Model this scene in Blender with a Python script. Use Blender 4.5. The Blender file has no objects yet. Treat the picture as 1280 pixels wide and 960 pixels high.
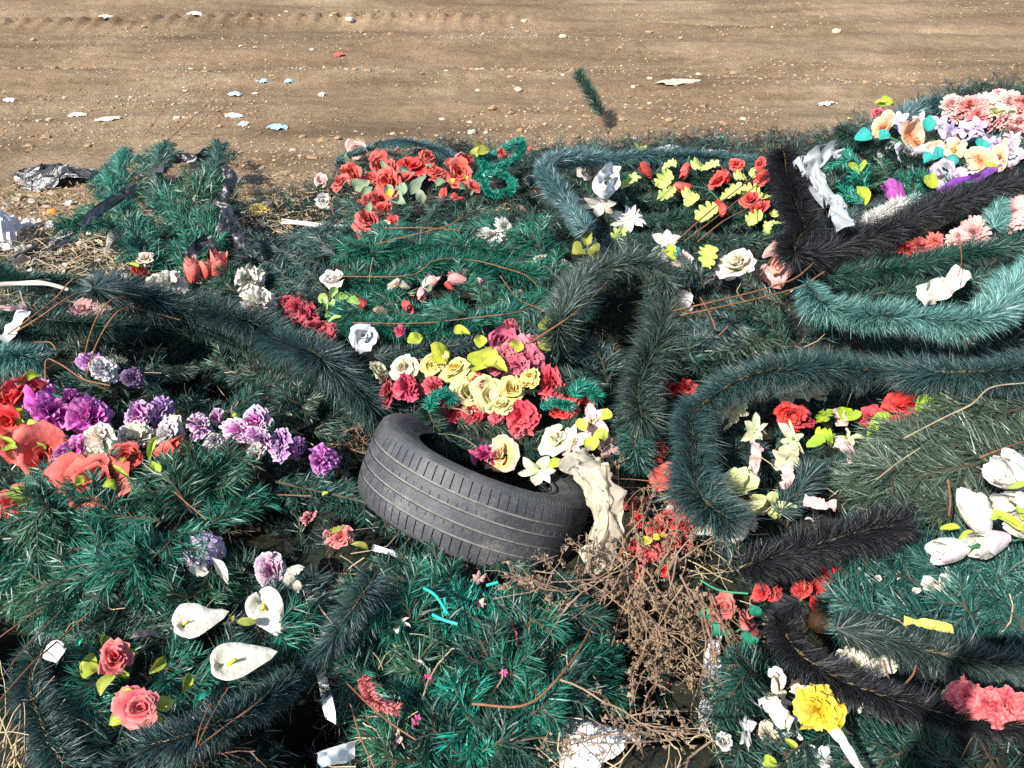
import bpy, math, random
import numpy as np
from mathutils import Vector, Matrix, Quaternion

SEED = 11
rng = np.random.default_rng(SEED)
random.seed(SEED)
SC = bpy.context.scene
COL = SC.collection

# ------------------------------------------------------------------ camera
CAM_H, PITCH, FPX = 1.75, math.radians(35), 1004.0
CP = np.array([0.0, 0.0, CAM_H])
RT = np.array([1.0, 0, 0])
FW = np.array([0, math.cos(PITCH), -math.sin(PITCH)])
UP = np.array([0, math.sin(PITCH), math.cos(PITCH)])
cam = bpy.data.cameras.new('camera')
cam.sensor_width = 36.0
cam.lens = 36.0 * FPX / 1280.0
cam.clip_start, cam.clip_end = 0.05, 400
camo = bpy.data.objects.new('camera', cam)
camo.location = CP
camo.rotation_euler = (math.pi / 2 - PITCH, 0, 0)
COL.objects.link(camo)
SC.camera = camo

# ------------------------------------------------------------------ light
SUN_EL = math.radians(42.6)
SUN_AZ = np.array([-0.693, -0.721])
LDIR = np.array([-SUN_AZ[0] * math.cos(SUN_EL), -SUN_AZ[1] * math.cos(SUN_EL), -math.sin(SUN_EL)])
sun = bpy.data.lights.new('sun', 'SUN')
sun.energy, sun.angle, sun.color = 5.0, math.radians(0.53), (1.0, 0.955, 0.88)
suno = bpy.data.objects.new('sun', sun)
suno.rotation_euler = Vector(LDIR).to_track_quat('-Z', 'Y').to_euler()
suno.location = (-8, -8, 12)
COL.objects.link(suno)
wd = bpy.data.worlds.new('World')
SC.world = wd
wd.use_nodes = True
nt = wd.node_tree
sky = nt.nodes.new('ShaderNodeTexSky')
sky.sky_type = 'NISHITA'
sky.sun_disc = False
sky.sun_elevation = SUN_EL
sky.sun_rotation = math.atan2(SUN_AZ[0], SUN_AZ[1]) % (2 * math.pi)
nt.links.new(sky.outputs[0], nt.nodes['Background'].inputs[0])
nt.nodes['Background'].inputs[1].default_value = 0.125
SC.view_settings.view_transform = 'Standard'
SC.view_settings.look = 'None'
SC.view_settings.gamma = 1
SC.view_settings.exposure = 0.95
SC.cycles.use_denoising = False
SC.cycles.max_bounces = 6
SC.cycles.transparent_max_bounces = 6

# ------------------------------------------------------------------ noise
_lat = np.random.default_rng(5).random((256, 256))
def vnoise(x, y):
    x = np.asarray(x, float); y = np.asarray(y, float)
    xi = np.floor(x).astype(int); yi = np.floor(y).astype(int)
    fx = x - xi; fy = y - yi
    fx = fx * fx * (3 - 2 * fx); fy = fy * fy * (3 - 2 * fy)
    a = _lat[xi & 255, yi & 255]; b = _lat[(xi + 1) & 255, yi & 255]
    c = _lat[xi & 255, (yi + 1) & 255]; d = _lat[(xi + 1) & 255, (yi + 1) & 255]
    return (a * (1 - fx) + b * fx) * (1 - fy) + (c * (1 - fx) + d * fx) * fy
def fbm(x, y, o=4):
    s = 0; a = 0.5
    for k in range(o):
        s = s + a * (vnoise(x * 2**k + 17.3 * k, y * 2**k + 5.1 * k) - 0.5); a *= 0.55
    return s
def sstep(a, b, x):
    t = np.clip((x - a) / (b - a), 0, 1)
    return t * t * (3 - 2 * t)
def nrm(v):
    v = np.asarray(v, float)
    return v / np.maximum(np.linalg.norm(v, axis=-1, keepdims=True), 1e-9)

# ------------------------------------------------------------------ the heap as a height field
EDX = [-7, -3.2, -2.6, -2.0, -1.5, -1.0, -0.4, 0.2, 0.9, 1.6, 2.1, 2.7, 3.3, 5, 8]
EDY = [3.7, 3.75, 3.8, 3.95, 3.9, 4.35, 4.85, 4.95, 5.0, 4.95, 5.15, 5.55, 5.50, 5.45, 5.45]
DENTS = []
def H(x, y):
    x = np.asarray(x, float); y = np.asarray(y, float)
    yb = np.interp(x, EDX, EDY) + 0.25 * fbm(x * 1.1, 3.3 + 0 * x)
    pl = 0.36 + 0.13 * sstep(0.9, 3.0, x) - 0.14 * sstep(-1.3, -2.2, x) * sstep(2.2, 3.2, y)
    edge = sstep(0.0, 0.85, yb - y) * sstep(0.25, 0.75, y) * sstep(8.0, 6.0, np.abs(x))
    h = pl + 0.24 * fbm(x * 1.9 + 9, y * 1.9) + 0.10 * fbm(x * 5, y * 5, 3)
    z = edge * np.maximum(h, 0.05) - 0.20 * (1 - edge)**4
    for dx, dy, r, a in DENTS:
        z = z + a * np.exp(-((x - dx)**2 + (y - dy)**2) / (r * r))
    return np.where(edge > .35, np.maximum(z, .02), z)
def ray(px, py):
    return FW + RT * ((px - 640) / FPX) + UP * ((480 - py) / FPX)
_T = np.geomspace(0.7, 40, 300)
def at(px, py, lift=0.0):
    d = ray(px, py)
    def f(t):
        p = CP + np.multiply.outer(t, d)
        return p[..., 2] - (np.maximum(H(p[..., 0], p[..., 1]), 0.0) + lift)
    v = f(_T)
    i = int(np.argmax(v < 0))
    if v[i] >= 0: i = len(_T) - 1
    a, b = _T[max(i - 1, 0)], _T[i]
    for _ in range(24):
        m = (a + b) / 2
        if f(np.array(m)) < 0: b = m
        else: a = m
    return CP + d * a
def mpp(p):                                   # metres per photo pixel at a point
    return float(np.dot(p - CP, FW)) / FPX
def dent(px, py, rpx, depth):
    p = at(px, py); DENTS.append((p[0], p[1], rpx * mpp(p), -depth))
for a in [(765, 415, 62, .36), (320, 455, 80, .25), (230, 440, 60, .18), (435, 545, 50, .28), (590, 630, 110, .12),
          (880, 850, 50, .30), (20, 800, 50, .30), (335, 640, 45, .30), (730, 330, 40, .05), (850, 410, 40, .14),
          (980, 470, 50, .05), (405, 890, 40, .30), (1060, 560, 60, .10), (760, 640, 40, .10), (800, 850, 60, .30), (690, 430, 30, .06), (1010, 790, 40, .12)]:
    dent(*a)

# ------------------------------------------------------------------ materials
def material(name):
    m = bpy.data.materials.new(name); m.use_nodes = True
    n = m.node_tree
    return m, n, n.nodes['Principled BSDF'], n.nodes['Material Output']
def node(n, t, **k):
    o = n.nodes.new(t)
    for a, b in k.items():
        if isinstance(a, str) and hasattr(o, a): setattr(o, a, b)
    return o
def ramp(n, fac, stops):
    r = n.nodes.new('ShaderNodeValToRGB')
    while len(r.color_ramp.elements) < len(stops): r.color_ramp.elements.new(0.5)
    for e, (p, c) in zip(r.color_ramp.elements, stops):
        e.position = p; e.color = (*c, 1)
    n.links.new(fac, r.inputs[0])
    return r.outputs[0]
def noise(n, scale, detail=4, rough=.6, vec=None):
    t = n.nodes.new('ShaderNodeTexNoise')
    t.inputs['Scale'].default_value = scale; t.inputs['Detail'].default_value = detail; t.inputs['Roughness'].default_value = rough
    if vec is None:
        vec = n.nodes.new('ShaderNodeTexCoord').outputs['Object']
    n.links.new(vec, t.inputs['Vector'])
    return t.outputs['Fac']
def bump(n, b, h, strength, dist):
    u = n.nodes.new('ShaderNodeBump')
    u.inputs['Strength'].default_value = strength; u.inputs['Distance'].default_value = dist
    n.links.new(h, u.inputs['Height']); n.links.new(u.outputs[0], b.inputs['Normal'])
def sc(c, k): return tuple(min(1, v * k) for v in c)
def mixc(a, b, f): return tuple(x * (1 - f) + y * f for x, y in zip(a, b))

NEED = {}
def needle_mat(name, c, fade=(.10, .12, .09), var=1.0, rough=.38, fadeamt=.24):
    m, n, b, o = material(name)
    g = n.nodes.new('ShaderNodeNewGeometry')
    col = ramp(n, g.outputs['Random Per Island'], [(0, sc(c, .30)), (.35, sc(c, .75)), (.75, sc(c, 1 + .45 * var)), (.92, mixc(sc(c, 1.7), fade, fadeamt)), (1, mixc(sc(c, 1.2), fade, min(1, fadeamt * 2.2)))])
    n.links.new(col, b.inputs['Base Color'])
    b.inputs['Roughness'].default_value = rough
    b.inputs['Specular IOR Level'].default_value = .6
    tr = n.nodes.new('ShaderNodeBsdfTranslucent'); n.links.new(col, tr.inputs[0])
    mx = n.nodes.new('ShaderNodeMixShader'); mx.inputs[0].default_value = .18
    n.links.new(b.outputs[0], mx.inputs[1]); n.links.new(tr.outputs[0], mx.inputs[2]); n.links.new(mx.outputs[0], o.inputs[0])
    NEED[name] = m
    return m
needle_mat('emerald', (.011, .120, .078), (.14, .24, .18), rough=.45, fadeamt=.14)
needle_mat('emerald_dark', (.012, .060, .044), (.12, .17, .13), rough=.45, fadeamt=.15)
needle_mat('emerald_bright', (.009, .215, .150), (.12, .36, .28))
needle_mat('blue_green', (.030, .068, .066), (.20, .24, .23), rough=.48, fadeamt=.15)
needle_mat('slate_green', (.050, .120, .125), (.28, .36, .36))
needle_mat('turquoise', (.108, .265, .238), (.38, .46, .42), var=.5)
needle_mat('black_fir', (.0062, .0070, .0095), (.022, .025, .028), rough=.6, fadeamt=.15)
needle_mat('brown_fir', (.10, .066, .034), (.2, .15, .09), rough=.6)
needle_mat('grey_green', (.058, .092, .062), (.32, .35, .27))
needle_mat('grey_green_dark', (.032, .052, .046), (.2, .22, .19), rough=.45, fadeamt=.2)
needle_mat('arch_green', (.040, .066, .052), (.2, .22, .18), rough=.45, fadeamt=.2)
needle_mat('emerald_mid', (.020, .098, .052), (.2, .22, .14), rough=.45, fadeamt=.2)
needle_mat('teal', (.019, .088, .076), (.28, .38, .33))
needle_mat('deep_green', (.021, .066, .048), (.20, .24, .18), rough=.48, fadeamt=.15)
needle_mat('white_tinsel', (.62, .60, .54), (.5, .5, .44), var=.1)
needle_mat('pink_tinsel', (.72, .22, .22), (.7, .4, .38), var=.2)

def simple_mat(name, c, rough=.6, scale=30, var=.35, spec=.4, metal=0, bmp=0, bscale=80, bdist=.002, trans=0, vec=None, transp=0):
    m, n, b, o = material(name)
    f = noise(n, scale, 5)
    col = ramp(n, f, [(.28, sc(c, 1 - var)), (.5, c), (.74, sc(c, 1 + var * .7))])
    n.links.new(col, b.inputs['Base Color'])
    b.inputs['Roughness'].default_value = rough
    b.inputs['Specular IOR Level'].default_value = spec
    b.inputs['Metallic'].default_value = metal
    if bmp: bump(n, b, noise(n, bscale, 6), bmp, bdist)
    last = b.outputs[0]
    if trans:
        tr = n.nodes.new('ShaderNodeBsdfTranslucent'); n.links.new(col, tr.inputs[0])
        mx = n.nodes.new('ShaderNodeMixShader'); mx.inputs[0].default_value = trans
        n.links.new(last, mx.inputs[1]); n.links.new(tr.outputs[0], mx.inputs[2]); last = mx.outputs[0]
    if transp:
        tr = n.nodes.new('ShaderNodeBsdfTransparent')
        mx = n.nodes.new('ShaderNodeMixShader'); mx.inputs[0].default_value = transp
        n.links.new(last, mx.inputs[1]); n.links.new(tr.outputs[0], mx.inputs[2]); last = mx.outputs[0]
    n.links.new(last, o.inputs[0])
    return m
def petal_mat():
    m, n, b, o = material('petal_fabric')
    a = n.nodes.new('ShaderNodeVertexColor'); a.layer_name = 'Col'
    f = noise(n, 3.2, 6, .75)
    d = ramp(n, f, [(.25, (.60, .56, .50)), (.5, (.92, .90, .87)), (.7, (1, 1, 1))])
    mx0 = n.nodes.new('ShaderNodeMix'); mx0.data_type = 'RGBA'; mx0.blend_type = 'MULTIPLY'; mx0.inputs[0].default_value = 1
    n.links.new(a.outputs[0], mx0.inputs[6]); n.links.new(d, mx0.inputs[7])
    fb = noise(n, 1.1, 3, .5)
    bl = ramp(n, fb, [(.46, (0, 0, 0)), (.78, (.14, .14, .14))])
    hs = n.nodes.new('ShaderNodeMix'); hs.data_type = 'RGBA'; hs.blend_type = 'MIX'
    n.links.new(bl, hs.inputs[0]); n.links.new(mx0.outputs[2], hs.inputs[6]); hs.inputs[7].default_value = (.60, .54, .47, 1)
    fg = noise(n, 2.4, 7, .75)
    gr = ramp(n, fg, [(.56, (0, 0, 0)), (.80, (.28, .28, .28))])
    gm = n.nodes.new('ShaderNodeMix'); gm.data_type = 'RGBA'; gm.blend_type = 'MIX'
    n.links.new(gr, gm.inputs[0]); n.links.new(hs.outputs[2], gm.inputs[6]); gm.inputs[7].default_value = (.20, .15, .10, 1)
    col = gm.outputs[2]
    n.links.new(col, b.inputs['Base Color'])
    b.inputs['Roughness'].default_value = .72
    b.inputs['Specular IOR Level'].default_value = .25
    w = n.nodes.new('ShaderNodeTexWave'); w.inputs['Scale'].default_value = 140; w.inputs['Distortion'].default_value = 6
    n.links.new(n.nodes.new('ShaderNodeTexCoord').outputs['Object'], w.inputs['Vector'])
    bump(n, b, noise(n, 3, 3, .5), .12, .06)
    tr = n.nodes.new('ShaderNodeBsdfTranslucent'); n.links.new(col, tr.inputs[0])
    mx = n.nodes.new('ShaderNodeMixShader'); mx.inputs[0].default_value = .22
    n.links.new(b.outputs[0], mx.inputs[1]); n.links.new(tr.outputs[0], mx.inputs[2]); n.links.new(mx.outputs[0], o.inputs[0])
    return m
M_PETAL = petal_mat()
M_WIRE = simple_mat('rusty_wire_metal', (.19, .080, .036), .75, 60, .5)
M_TWIST = simple_mat('twisted_wire', (.17, .115, .045), .55, 90, .5)
M_STEM = simple_mat('branch_stem', (.055, .040, .022), .8, 40, .4)
M_GSTEM = simple_mat('plastic_green_stem', (.015, .16, .07), .45, 20, .3)
M_TURQ = simple_mat('turquoise_plastic', (.02, .40, .33), .4, 20, .2)
M_WEED = simple_mat('dry_weed', (.215, .145, .095), .9, 25, .4)
M_WEEDDARK = simple_mat('dry_weed_dark', (.17, .10, .062), .9, 25, .4)
M_STRAW = simple_mat('dry_straw', (.38, .29, .175), .85, 18, .4)
M_SILVER = simple_mat('silver_satin', (.30, .32, .33), .32, 14, .2, .6, bmp=.2, bscale=60)
M_WHITE = simple_mat('white_satin', (.68, .66, .62), .5, 12, .22, .4, bmp=.3, bscale=50, trans=.15)
M_BLACKRIB = simple_mat('black_satin', (.015, .014, .017), .42, 20, .4, .6, bmp=.2, bscale=60)
M_PURPRIB = simple_mat('purple_satin', (.17, .035, .27), .4, 20, .3, .5)
M_BLACKBAG = simple_mat('black_polythene', (.022, .022, .024), .30, 15, .6, .6, bmp=.5, bscale=45, bdist=.01)
M_FILM = simple_mat('beige_polythene', (.66, .59, .45), .30, 6, .12, .5, trans=.45, transp=.06)
M_BAGWHITE = simple_mat('white_polythene', (.66, .66, .72), .38, 9, .15, .5, bmp=.35, bscale=40, bdist=.006, trans=.3)
M_CLEAR = simple_mat('clear_polythene', (.62, .60, .56), .22, 9, .2, .7, bmp=.5, bscale=35, bdist=.01, trans=.3, transp=.42)
M_BLUEFILM = simple_mat('blue_film', (.26, .42, .50), .35, 16, .5, .5)
M_YELLOWRAG = simple_mat('yellow_cloth', (.72, .52, .10), .8, 20, .25)
M_ORANGE = simple_mat('orange_peel', (.80, .26, .03), .5, 40, .15, bmp=.3, bscale=200, bdist=.001)
M_BROWNBALL = simple_mat('brown_shell', (.36, .19, .065), .45, 26, .35)
M_FOAM = simple_mat('white_foam', (.76, .75, .70), .8, 30, .14, .3, bmp=.3, bscale=150, bdist=.002)
M_REDBIT = simple_mat('red_scrap', (.55, .06, .045), .6, 30, .3)
M_STONE = simple_mat('pale_stone', (.42, .35, .26), .85, 20, .3, .3, bmp=.5, bscale=60, bdist=.004)
M_CARD = simple_mat('grey_paper', (.50, .46, .38), .8, 12, .25, .3, bmp=.3, bscale=40, bdist=.003)
M_SKIN = simple_mat('cloth_navy', (.03, .035, .05), .8, 20, .2)

# ------------------------------------------------------------------ mesh buffer
class MB:
    def __init__(s):
        s.v = []; s.t = []; s.q = []; s.c = []; s.n = 0
    def add(s, v, t=None, q=None, c=None):
        v = np.asarray(v, float).reshape(-1, 3)
        if t is not None and len(t): s.t.append(np.asarray(t, int).reshape(-1, 3) + s.n)
        if q is not None and len(q): s.q.append(np.asarray(q, int).reshape(-1, 4) + s.n)
        s.c.append(np.ones((len(v), 3)) if c is None else np.broadcast_to(np.asarray(c, float), (len(v), 3)))
        s.v.append(v); s.n += len(v)
    def grid(s, g, c=None, wrap=False):
        nu, nv = g.shape[:2]
        i = np.arange(nu * nv).reshape(nu, nv)
        if wrap: i = np.concatenate([i, i[:, :1]], 1)
        q = np.stack([i[:-1, :-1], i[:-1, 1:], i[1:, 1:], i[1:, :-1]], -1).reshape(-1, 4)
        s.add(g.reshape(-1, 3), None, q, None if c is None else np.asarray(c).reshape(-1, 3))
    def needles(s, b, d, L, w, bend=None):
        n = len(b)
        if n == 0: return
        r = rng.normal(size=(n, 3))
        sd = nrm(np.cross(d, r)) * (np.broadcast_to(w, (n,))[:, None] * .5)
        L = np.broadcast_to(L, (n,))[:, None]
        if bend is None: bend = np.zeros((n, 3))
        m = b + d * L * .55 + bend * L * .22
        tip = b + d * L + bend * L
        v = np.stack([b - sd * .8, b + sd * .8, m + sd, m - sd, tip], 1).reshape(-1, 3)
        k = np.arange(n)[:, None] * 5
        s.add(v, k + np.array([3, 2, 4]), k + np.array([0, 1, 2, 3]))
    def tube(s, p, r, k=5, c=None):
        p = np.asarray(p, float); n = len(p)
        r = np.broadcast_to(r, (n,))
        T = nrm(np.gradient(p, axis=0))
        ref = np.array([.13, .31, .94])
        A = nrm(np.cross(T, ref)); B = np.cross(T, A)
        a = np.arange(k) * 2 * math.pi / k
        g = p[:, None] + (np.cos(a)[None, :, None] * A[:, None] + np.sin(a)[None, :, None] * B[:, None]) * r[:, None, None]
        s.grid(g, None if c is None else np.broadcast_to(c, (n, k, 3)), wrap=True)
    def build(s, name, mat, parent=None, loc=(0, 0, 0), smooth=False, cols=False):
        me = bpy.data.meshes.new(name)
        v = np.concatenate(s.v) - np.asarray(loc, float)
        t = np.concatenate(s.t) if s.t else np.zeros((0, 3), int)
        q = np.concatenate(s.q) if s.q else np.zeros((0, 4), int)
        me.vertices.add(len(v)); me.vertices.foreach_set('co', v.astype(np.float32).ravel())
        nl = len(t) * 3 + len(q) * 4
        me.loops.add(nl)
        me.loops.foreach_set('vertex_index', np.concatenate([t.ravel(), q.ravel()]).astype(np.int32))
        me.polygons.add(len(t) + len(q))
        ls = np.concatenate([np.arange(len(t)) * 3, len(t) * 3 + np.arange(len(q)) * 4]).astype(np.int32)
        me.polygons.foreach_set('loop_start', ls)
        me.polygons.foreach_set('use_smooth', np.full(len(t) + len(q), smooth))
        if cols:
            ca = me.color_attributes.new('Col', 'FLOAT_COLOR', 'POINT')
            c = np.concatenate(s.c); c = np.concatenate([c, np.ones((len(c), 1))], 1)
            ca.data.foreach_set('color', c.astype(np.float32).ravel())
        me.update(calc_edges=True)
        me.materials.append(mat)
        o = bpy.data.objects.new(name, me)
        COL.objects.link(o)
        if parent is not None: o.parent = parent
        return o

def spline(p, n=None, step=.012):
    p = np.asarray(p, float)
    if len(p) == 2: p = np.stack([p[0], p[0] * .67 + p[1] * .33, p[0] * .33 + p[1] * .67, p[1]])
    e = np.concatenate([[2 * p[0] - p[1]], p, [2 * p[-1] - p[-2]]])
    out = []
    for i in range(len(p) - 1):
        a, b, c, d = e[i:i + 4]
        t = np.linspace(0, 1, 24, endpoint=False)[:, None]
        out.append(.5 * (2 * b + (c - a) * t + (2 * a - 5 * b + 4 * c - d) * t**2 + (3 * b - a - 3 * c + d) * t**3))
    out.append(p[-1:])
    q = np.concatenate(out)
    s = np.concatenate([[0], np.cumsum(np.linalg.norm(np.diff(q, axis=0), axis=1))])
    n = n or max(6, int(s[-1] / step))
    u = np.linspace(0, s[-1], n)
    return np.stack([np.interp(u, s, q[:, k]) for k in range(3)], 1)

# ------------------------------------------------------------------ greenery
def garland_mesh(path, r, dens=4200, lean=1.17, flat=.58, width=.0021, gap=.55, droop=.03, ragged=.0):
    dens = dens * 2.2; width = width * .70; r = r * .87
    path = np.asarray(path, float)
    """bottle-brush garland: needles round a wire, parted along the top"""
    P_ = spline(path, step=.01)
    ss = np.arange(len(P_)) * .01; sd_ = rng.random() * 90
    P_ = P_ + np.stack([vnoise(ss * 6 + sd_, 0 * ss) - .5, vnoise(ss * 6, 0 * ss + sd_) - .5, .8 * (vnoise(ss * 5 + 7, 0 * ss + sd_) - .5)], 1) * r * .5
    seg = np.linalg.norm(np.diff(P_, axis=0), axis=1); Ltot = seg.sum()
    N = int(Ltot * dens)
    s = rng.random(N) * (len(P_) - 1)
    i = np.minimum(s.astype(int), len(P_) - 2); f = (s - i)[:, None]
    base = P_[i] * (1 - f) + P_[i + 1] * f
    Tn = nrm(np.gradient(P_, axis=0)); T = Tn[i]
    side = nrm(np.cross(T, np.array([0, 0, 1.0])))
    upv = np.cross(side, T)
    phi = rng.random(N) * 2 * math.pi
    sel = rng.random(N) > gap * np.exp(-((np.mod(phi - math.pi / 2 + math.pi, 2 * math.pi) - math.pi) / .5)**2)
    sel &= vnoise(s * .16 + sd_ * 2, phi * .5) < .87
    ln = lean + rng.normal(size=N) * .16 + .35 * (vnoise(s * .08 + sd_ * 3, 0 * s) - .5)
    clump = 1 + .26 * (vnoise(s * .35 + r * 100, phi * .9) - .5) * 2 + .30 * (vnoise(s * .055 + sd_, 0 * s) - .5)
    rad = np.cos(phi)[:, None] * side + (flat * np.sin(phi))[:, None] * upv
    fl = np.stack([vnoise(s * .09 + sd_ + 31 * k, phi * .8 + 9 * k) - .5 for k in range(3)], 1) * .32
    d = nrm(fl + T * np.cos(ln)[:, None] + rad * np.sin(ln)[:, None] + rng.normal(size=(N, 3)) * (.11 + ragged))
    L = r * (.80 + .26 * rng.random(N)) * clump / np.maximum(np.sin(np.clip(ln, .5, 1.57)), .6) * np.where(rng.random(N) < .05, 1.35, 1.0)
    bd = np.tile(np.array([0, 0, -droop]), (N, 1)) + rng.normal(size=(N, 3)) * .06
    m = MB(); m.needles(base[sel], d[sel], L[sel], width, bd[sel])
    w = MB()
    tw = P_ + np.array([0, 0, .10 * r])
    a = np.arange(len(P_)) * 1.3
    for ph in (0, math.pi):
        off = (np.cos(a + ph)[:, None] * nrm(np.cross(Tn, [0, 0, 1.0])) + np.sin(a + ph)[:, None] * np.array([0, 0, 1.0])) * .0016
        w.tube(tw + off, .0011, 4)
    return m, w
def twig_needles(m, p0, p1, L, dens, width, nrm_up, spread=.82, flat=.30):
    n = max(4, int(np.linalg.norm(p1 - p0) * dens))
    t = rng.random(n)[:, None]
    sag = np.array([0, 0, -1.0]) * (t * (1 - t)) * np.linalg.norm(p1 - p0) * .0
    b = p0 * (1 - t) + p1 * t + sag
    T = nrm(p1 - p0)
    S = nrm(np.cross(T, nrm_up)); Un = np.cross(S, T)
    phi = rng.random(n) * 2 * math.pi
    d = nrm(T * math.cos(spread) + (np.cos(phi)[:, None] * S + flat * np.sin(phi)[:, None] * Un) * math.sin(spread) + rng.normal(size=(n, 3)) * .09)
    Ln = L * (.78 + .30 * rng.random(n)) * (1 - .35 * t[:, 0]**3)
    m.needles(b, d, Ln, width * .9, rng.normal(size=(n, 3)) * .08 + np.array([0, 0, -.06]))
def branch_mesh(m, w, p0, p1, width, nt=9, L=.035, dens=900, nw=.0022, arch=.04, up=None, flat=.30):
    """artificial fir branch: a stem with paired twigs, needles on all of them"""
    up = nrm(up if up is not None else np.array([0, -.35, 1.0]))
    p0 = np.asarray(p0, float); p1 = np.asarray(p1, float)
    mid = (p0 + p1) / 2 + up * arch * np.linalg.norm(p1 - p0) + rng.normal(size=3) * .02
    path = spline([p0, mid, p1], 14)
    w.tube(path, np.linspace(.004, .002, 14), 5)
    for k in range(13): twig_needles(m, path[k], path[k + 1], L, dens, nw, up, flat=flat)
    Ln = np.linalg.norm(p1 - p0)
    for k in range(nt):
        u = (k + .6) / (nt + .3)
        j = min(12, int(u * 13)); b = path[j] * (1 - (u * 13 - j)) + path[j + 1] * (u * 13 - j)
        T = nrm(path[j + 1] - path[j]); S = nrm(np.cross(T, up))
        for sg in (-1, 1):
            if rng.random() < .08: continue
            a = .75 + rng.normal() * .15
            ln = width * (1.05 - .62 * u) * (.75 + .45 * rng.random())
            e = b + (T * math.cos(a) + S * sg * math.sin(a) + up * rng.normal() * .16) * ln - np.array([0, 0, .10 * ln])
            w.tube(np.stack([b, (b + e) / 2, e]), .0016, 4)
            twig_needles(m, b, e, L, dens, nw, up, flat=flat)
# ------------------------------------------------------------------ flowers (unit size: radius about 1, local +z faces out)
def rev_petal(m, rho, z, half, th, nv=7, c0=(1, 1, 1), c1=None, flare=.1, drop=.1, ruf=0, rk=5, cp=2.5):
    """a petal as a patch of a surface of revolution: profile rho(u), z(u), angular half width half(u)"""
    nu = len(rho); v = np.linspace(-1, 1, nv)
    ph = rng.random() * 6.28
    u = np.linspace(0, 1, nu)[:, None]
    a = th + v[None] * half[:, None]
    rr = rho[:, None] + flare * v[None]**2 * u
    zz = z[:, None] - drop * v[None]**2 * u
    rf = ruf * u**2 * np.sin(rk * v[None] * 2 + ph)
    rr = rr + rf * .5; zz = zz + rf
    g = np.stack([rr * np.cos(a), rr * np.sin(a), zz], -1)
    c1 = c0 if c1 is None else c1
    k = (u**cp)[..., None] * np.ones((1, nv, 1))
    m.grid(g, np.array(c0) * (1 - k) + np.array(c1) * k)
def flat_petal(m, L, W, th, e0, e1, nv=5, nu=8, c0=(1, 1, 1), c1=None, cup=.25, ruf=0, rk=4, prof=None, off=.05, cp=2, notch=0, tw=0, vein=False):
    """a petal bending from elevation e0 to e1 along its length"""
    u = np.linspace(0, 1, nu); v = np.linspace(-1, 1, nv)
    e = e0 + (e1 - e0) * u
    ds = L / (nu - 1)
    y = off + np.concatenate([[0], np.cumsum(np.cos(e[1:]) * ds)]); z = np.concatenate([[0], np.cumsum(np.sin(e[1:]) * ds)])
    w = W * (prof(u) if prof else np.sin(math.pi * (.08 + .88 * u))**.8)
    ph = rng.random() * 6.28
    X = v[None] * w[:, None]
    n_y = -np.sin(e)[:, None]; n_z = np.cos(e)[:, None]
    d = cup * w[:, None] * v[None]**2 + ruf * (u[:, None]**2) * np.sin(rk * v[None] + ph) + tw * v[None] * u[:, None] * w[:, None]
    ext = notch * L * (u[:, None]**4) * (np.abs(v[None])**2)
    Y = y[:, None] + d * n_y - ext * np.cos(e)[:, None]; Z = z[:, None] + d * n_z
    c, s = math.cos(th), math.sin(th)
    g = np.stack([X * c - Y * s, X * s + Y * c, Z], -1)
    c1 = c0 if c1 is None else c1
    k = (u**cp)[:, None, None] * np.ones((1, nv, 1))
    col = np.array(c0) * (1 - k) + np.array(c1) * k
    if vein:                                                  # printed midrib and side veins
        rib = np.exp(-(v / .16)**2)[None] * .35 + .20 * (np.abs(np.sin((u[:, None] * 6 - np.abs(v)[None] * 1.6) * math.pi))**6)
        col = col * (1 - .45 * rib[..., None])
    m.grid(g, col)
def jit(c, a=.12):
    return tuple(np.clip(np.array(c) * (1 + a * rng.normal()) * (1 + .05 * rng.normal(size=3)), 0, .95))
def ball(m, r, z, c, n=7, flat=1, ax=0, ay=0):
    a = np.linspace(0, 2 * math.pi, 10, endpoint=False); b = np.linspace(-1.5, 1.5, n)
    g = np.stack([ax + r * np.cos(b)[:, None] * np.cos(a), ay + r * np.cos(b)[:, None] * np.sin(a), z + flat * r * np.sin(b)[:, None] + 0 * a], -1)
    m.grid(g, np.broadcast_to(c, g.shape), wrap=True)

def f_rose(c, c1, layers=((3, .22, .78), (3, .40, .82), (4, .60, .78), (4, .80, .62), (5, .98, .40))):
    m = MB(); u = np.linspace(0, 1, 10); rot = rng.random() * 6
    for i, (n, rt, h) in enumerate(layers):
        op = i / max(1, len(layers) - 1)
        for k in range(n):
            if i > 0 and rng.random() < .09: continue
            r_ = rt * (1 + .14 * rng.normal()); h_ = h * (1 + .15 * rng.normal())
            rho = r_ * (.25 + .70 * u**.62) + .16 * op * r_ * np.maximum(0, u - .72) * 3
            z = h_ * u**(1.0 - .25 * op) - (.05 + .30 * op) * np.maximum(0, u - .72)**1.4 * 4 * h_
            tip = np.clip((u - .55) / .45, 0, 1)
            half = math.pi / n * 1.55 * (.45 + .55 * np.minimum(1, u * 2.2)) * np.sqrt(np.maximum(.10, 1 - tip**2.6))
            rev_petal(m, rho, z, half, rot + k * 2 * math.pi / n + rng.normal() * .18, 9, jit(c, .05), jit(c1, .05), .03 + .10 * op, .05 + .08 * rng.normal(), .04 + .05 * op, 1.6 + 1.5 * rng.random(), 4)
        rot += 1.1
    return m
def f_openrose(c, c1): return f_rose(c, c1, ((2, .24, .80), (3, .52, .80), (4, .98, .58)))
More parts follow.
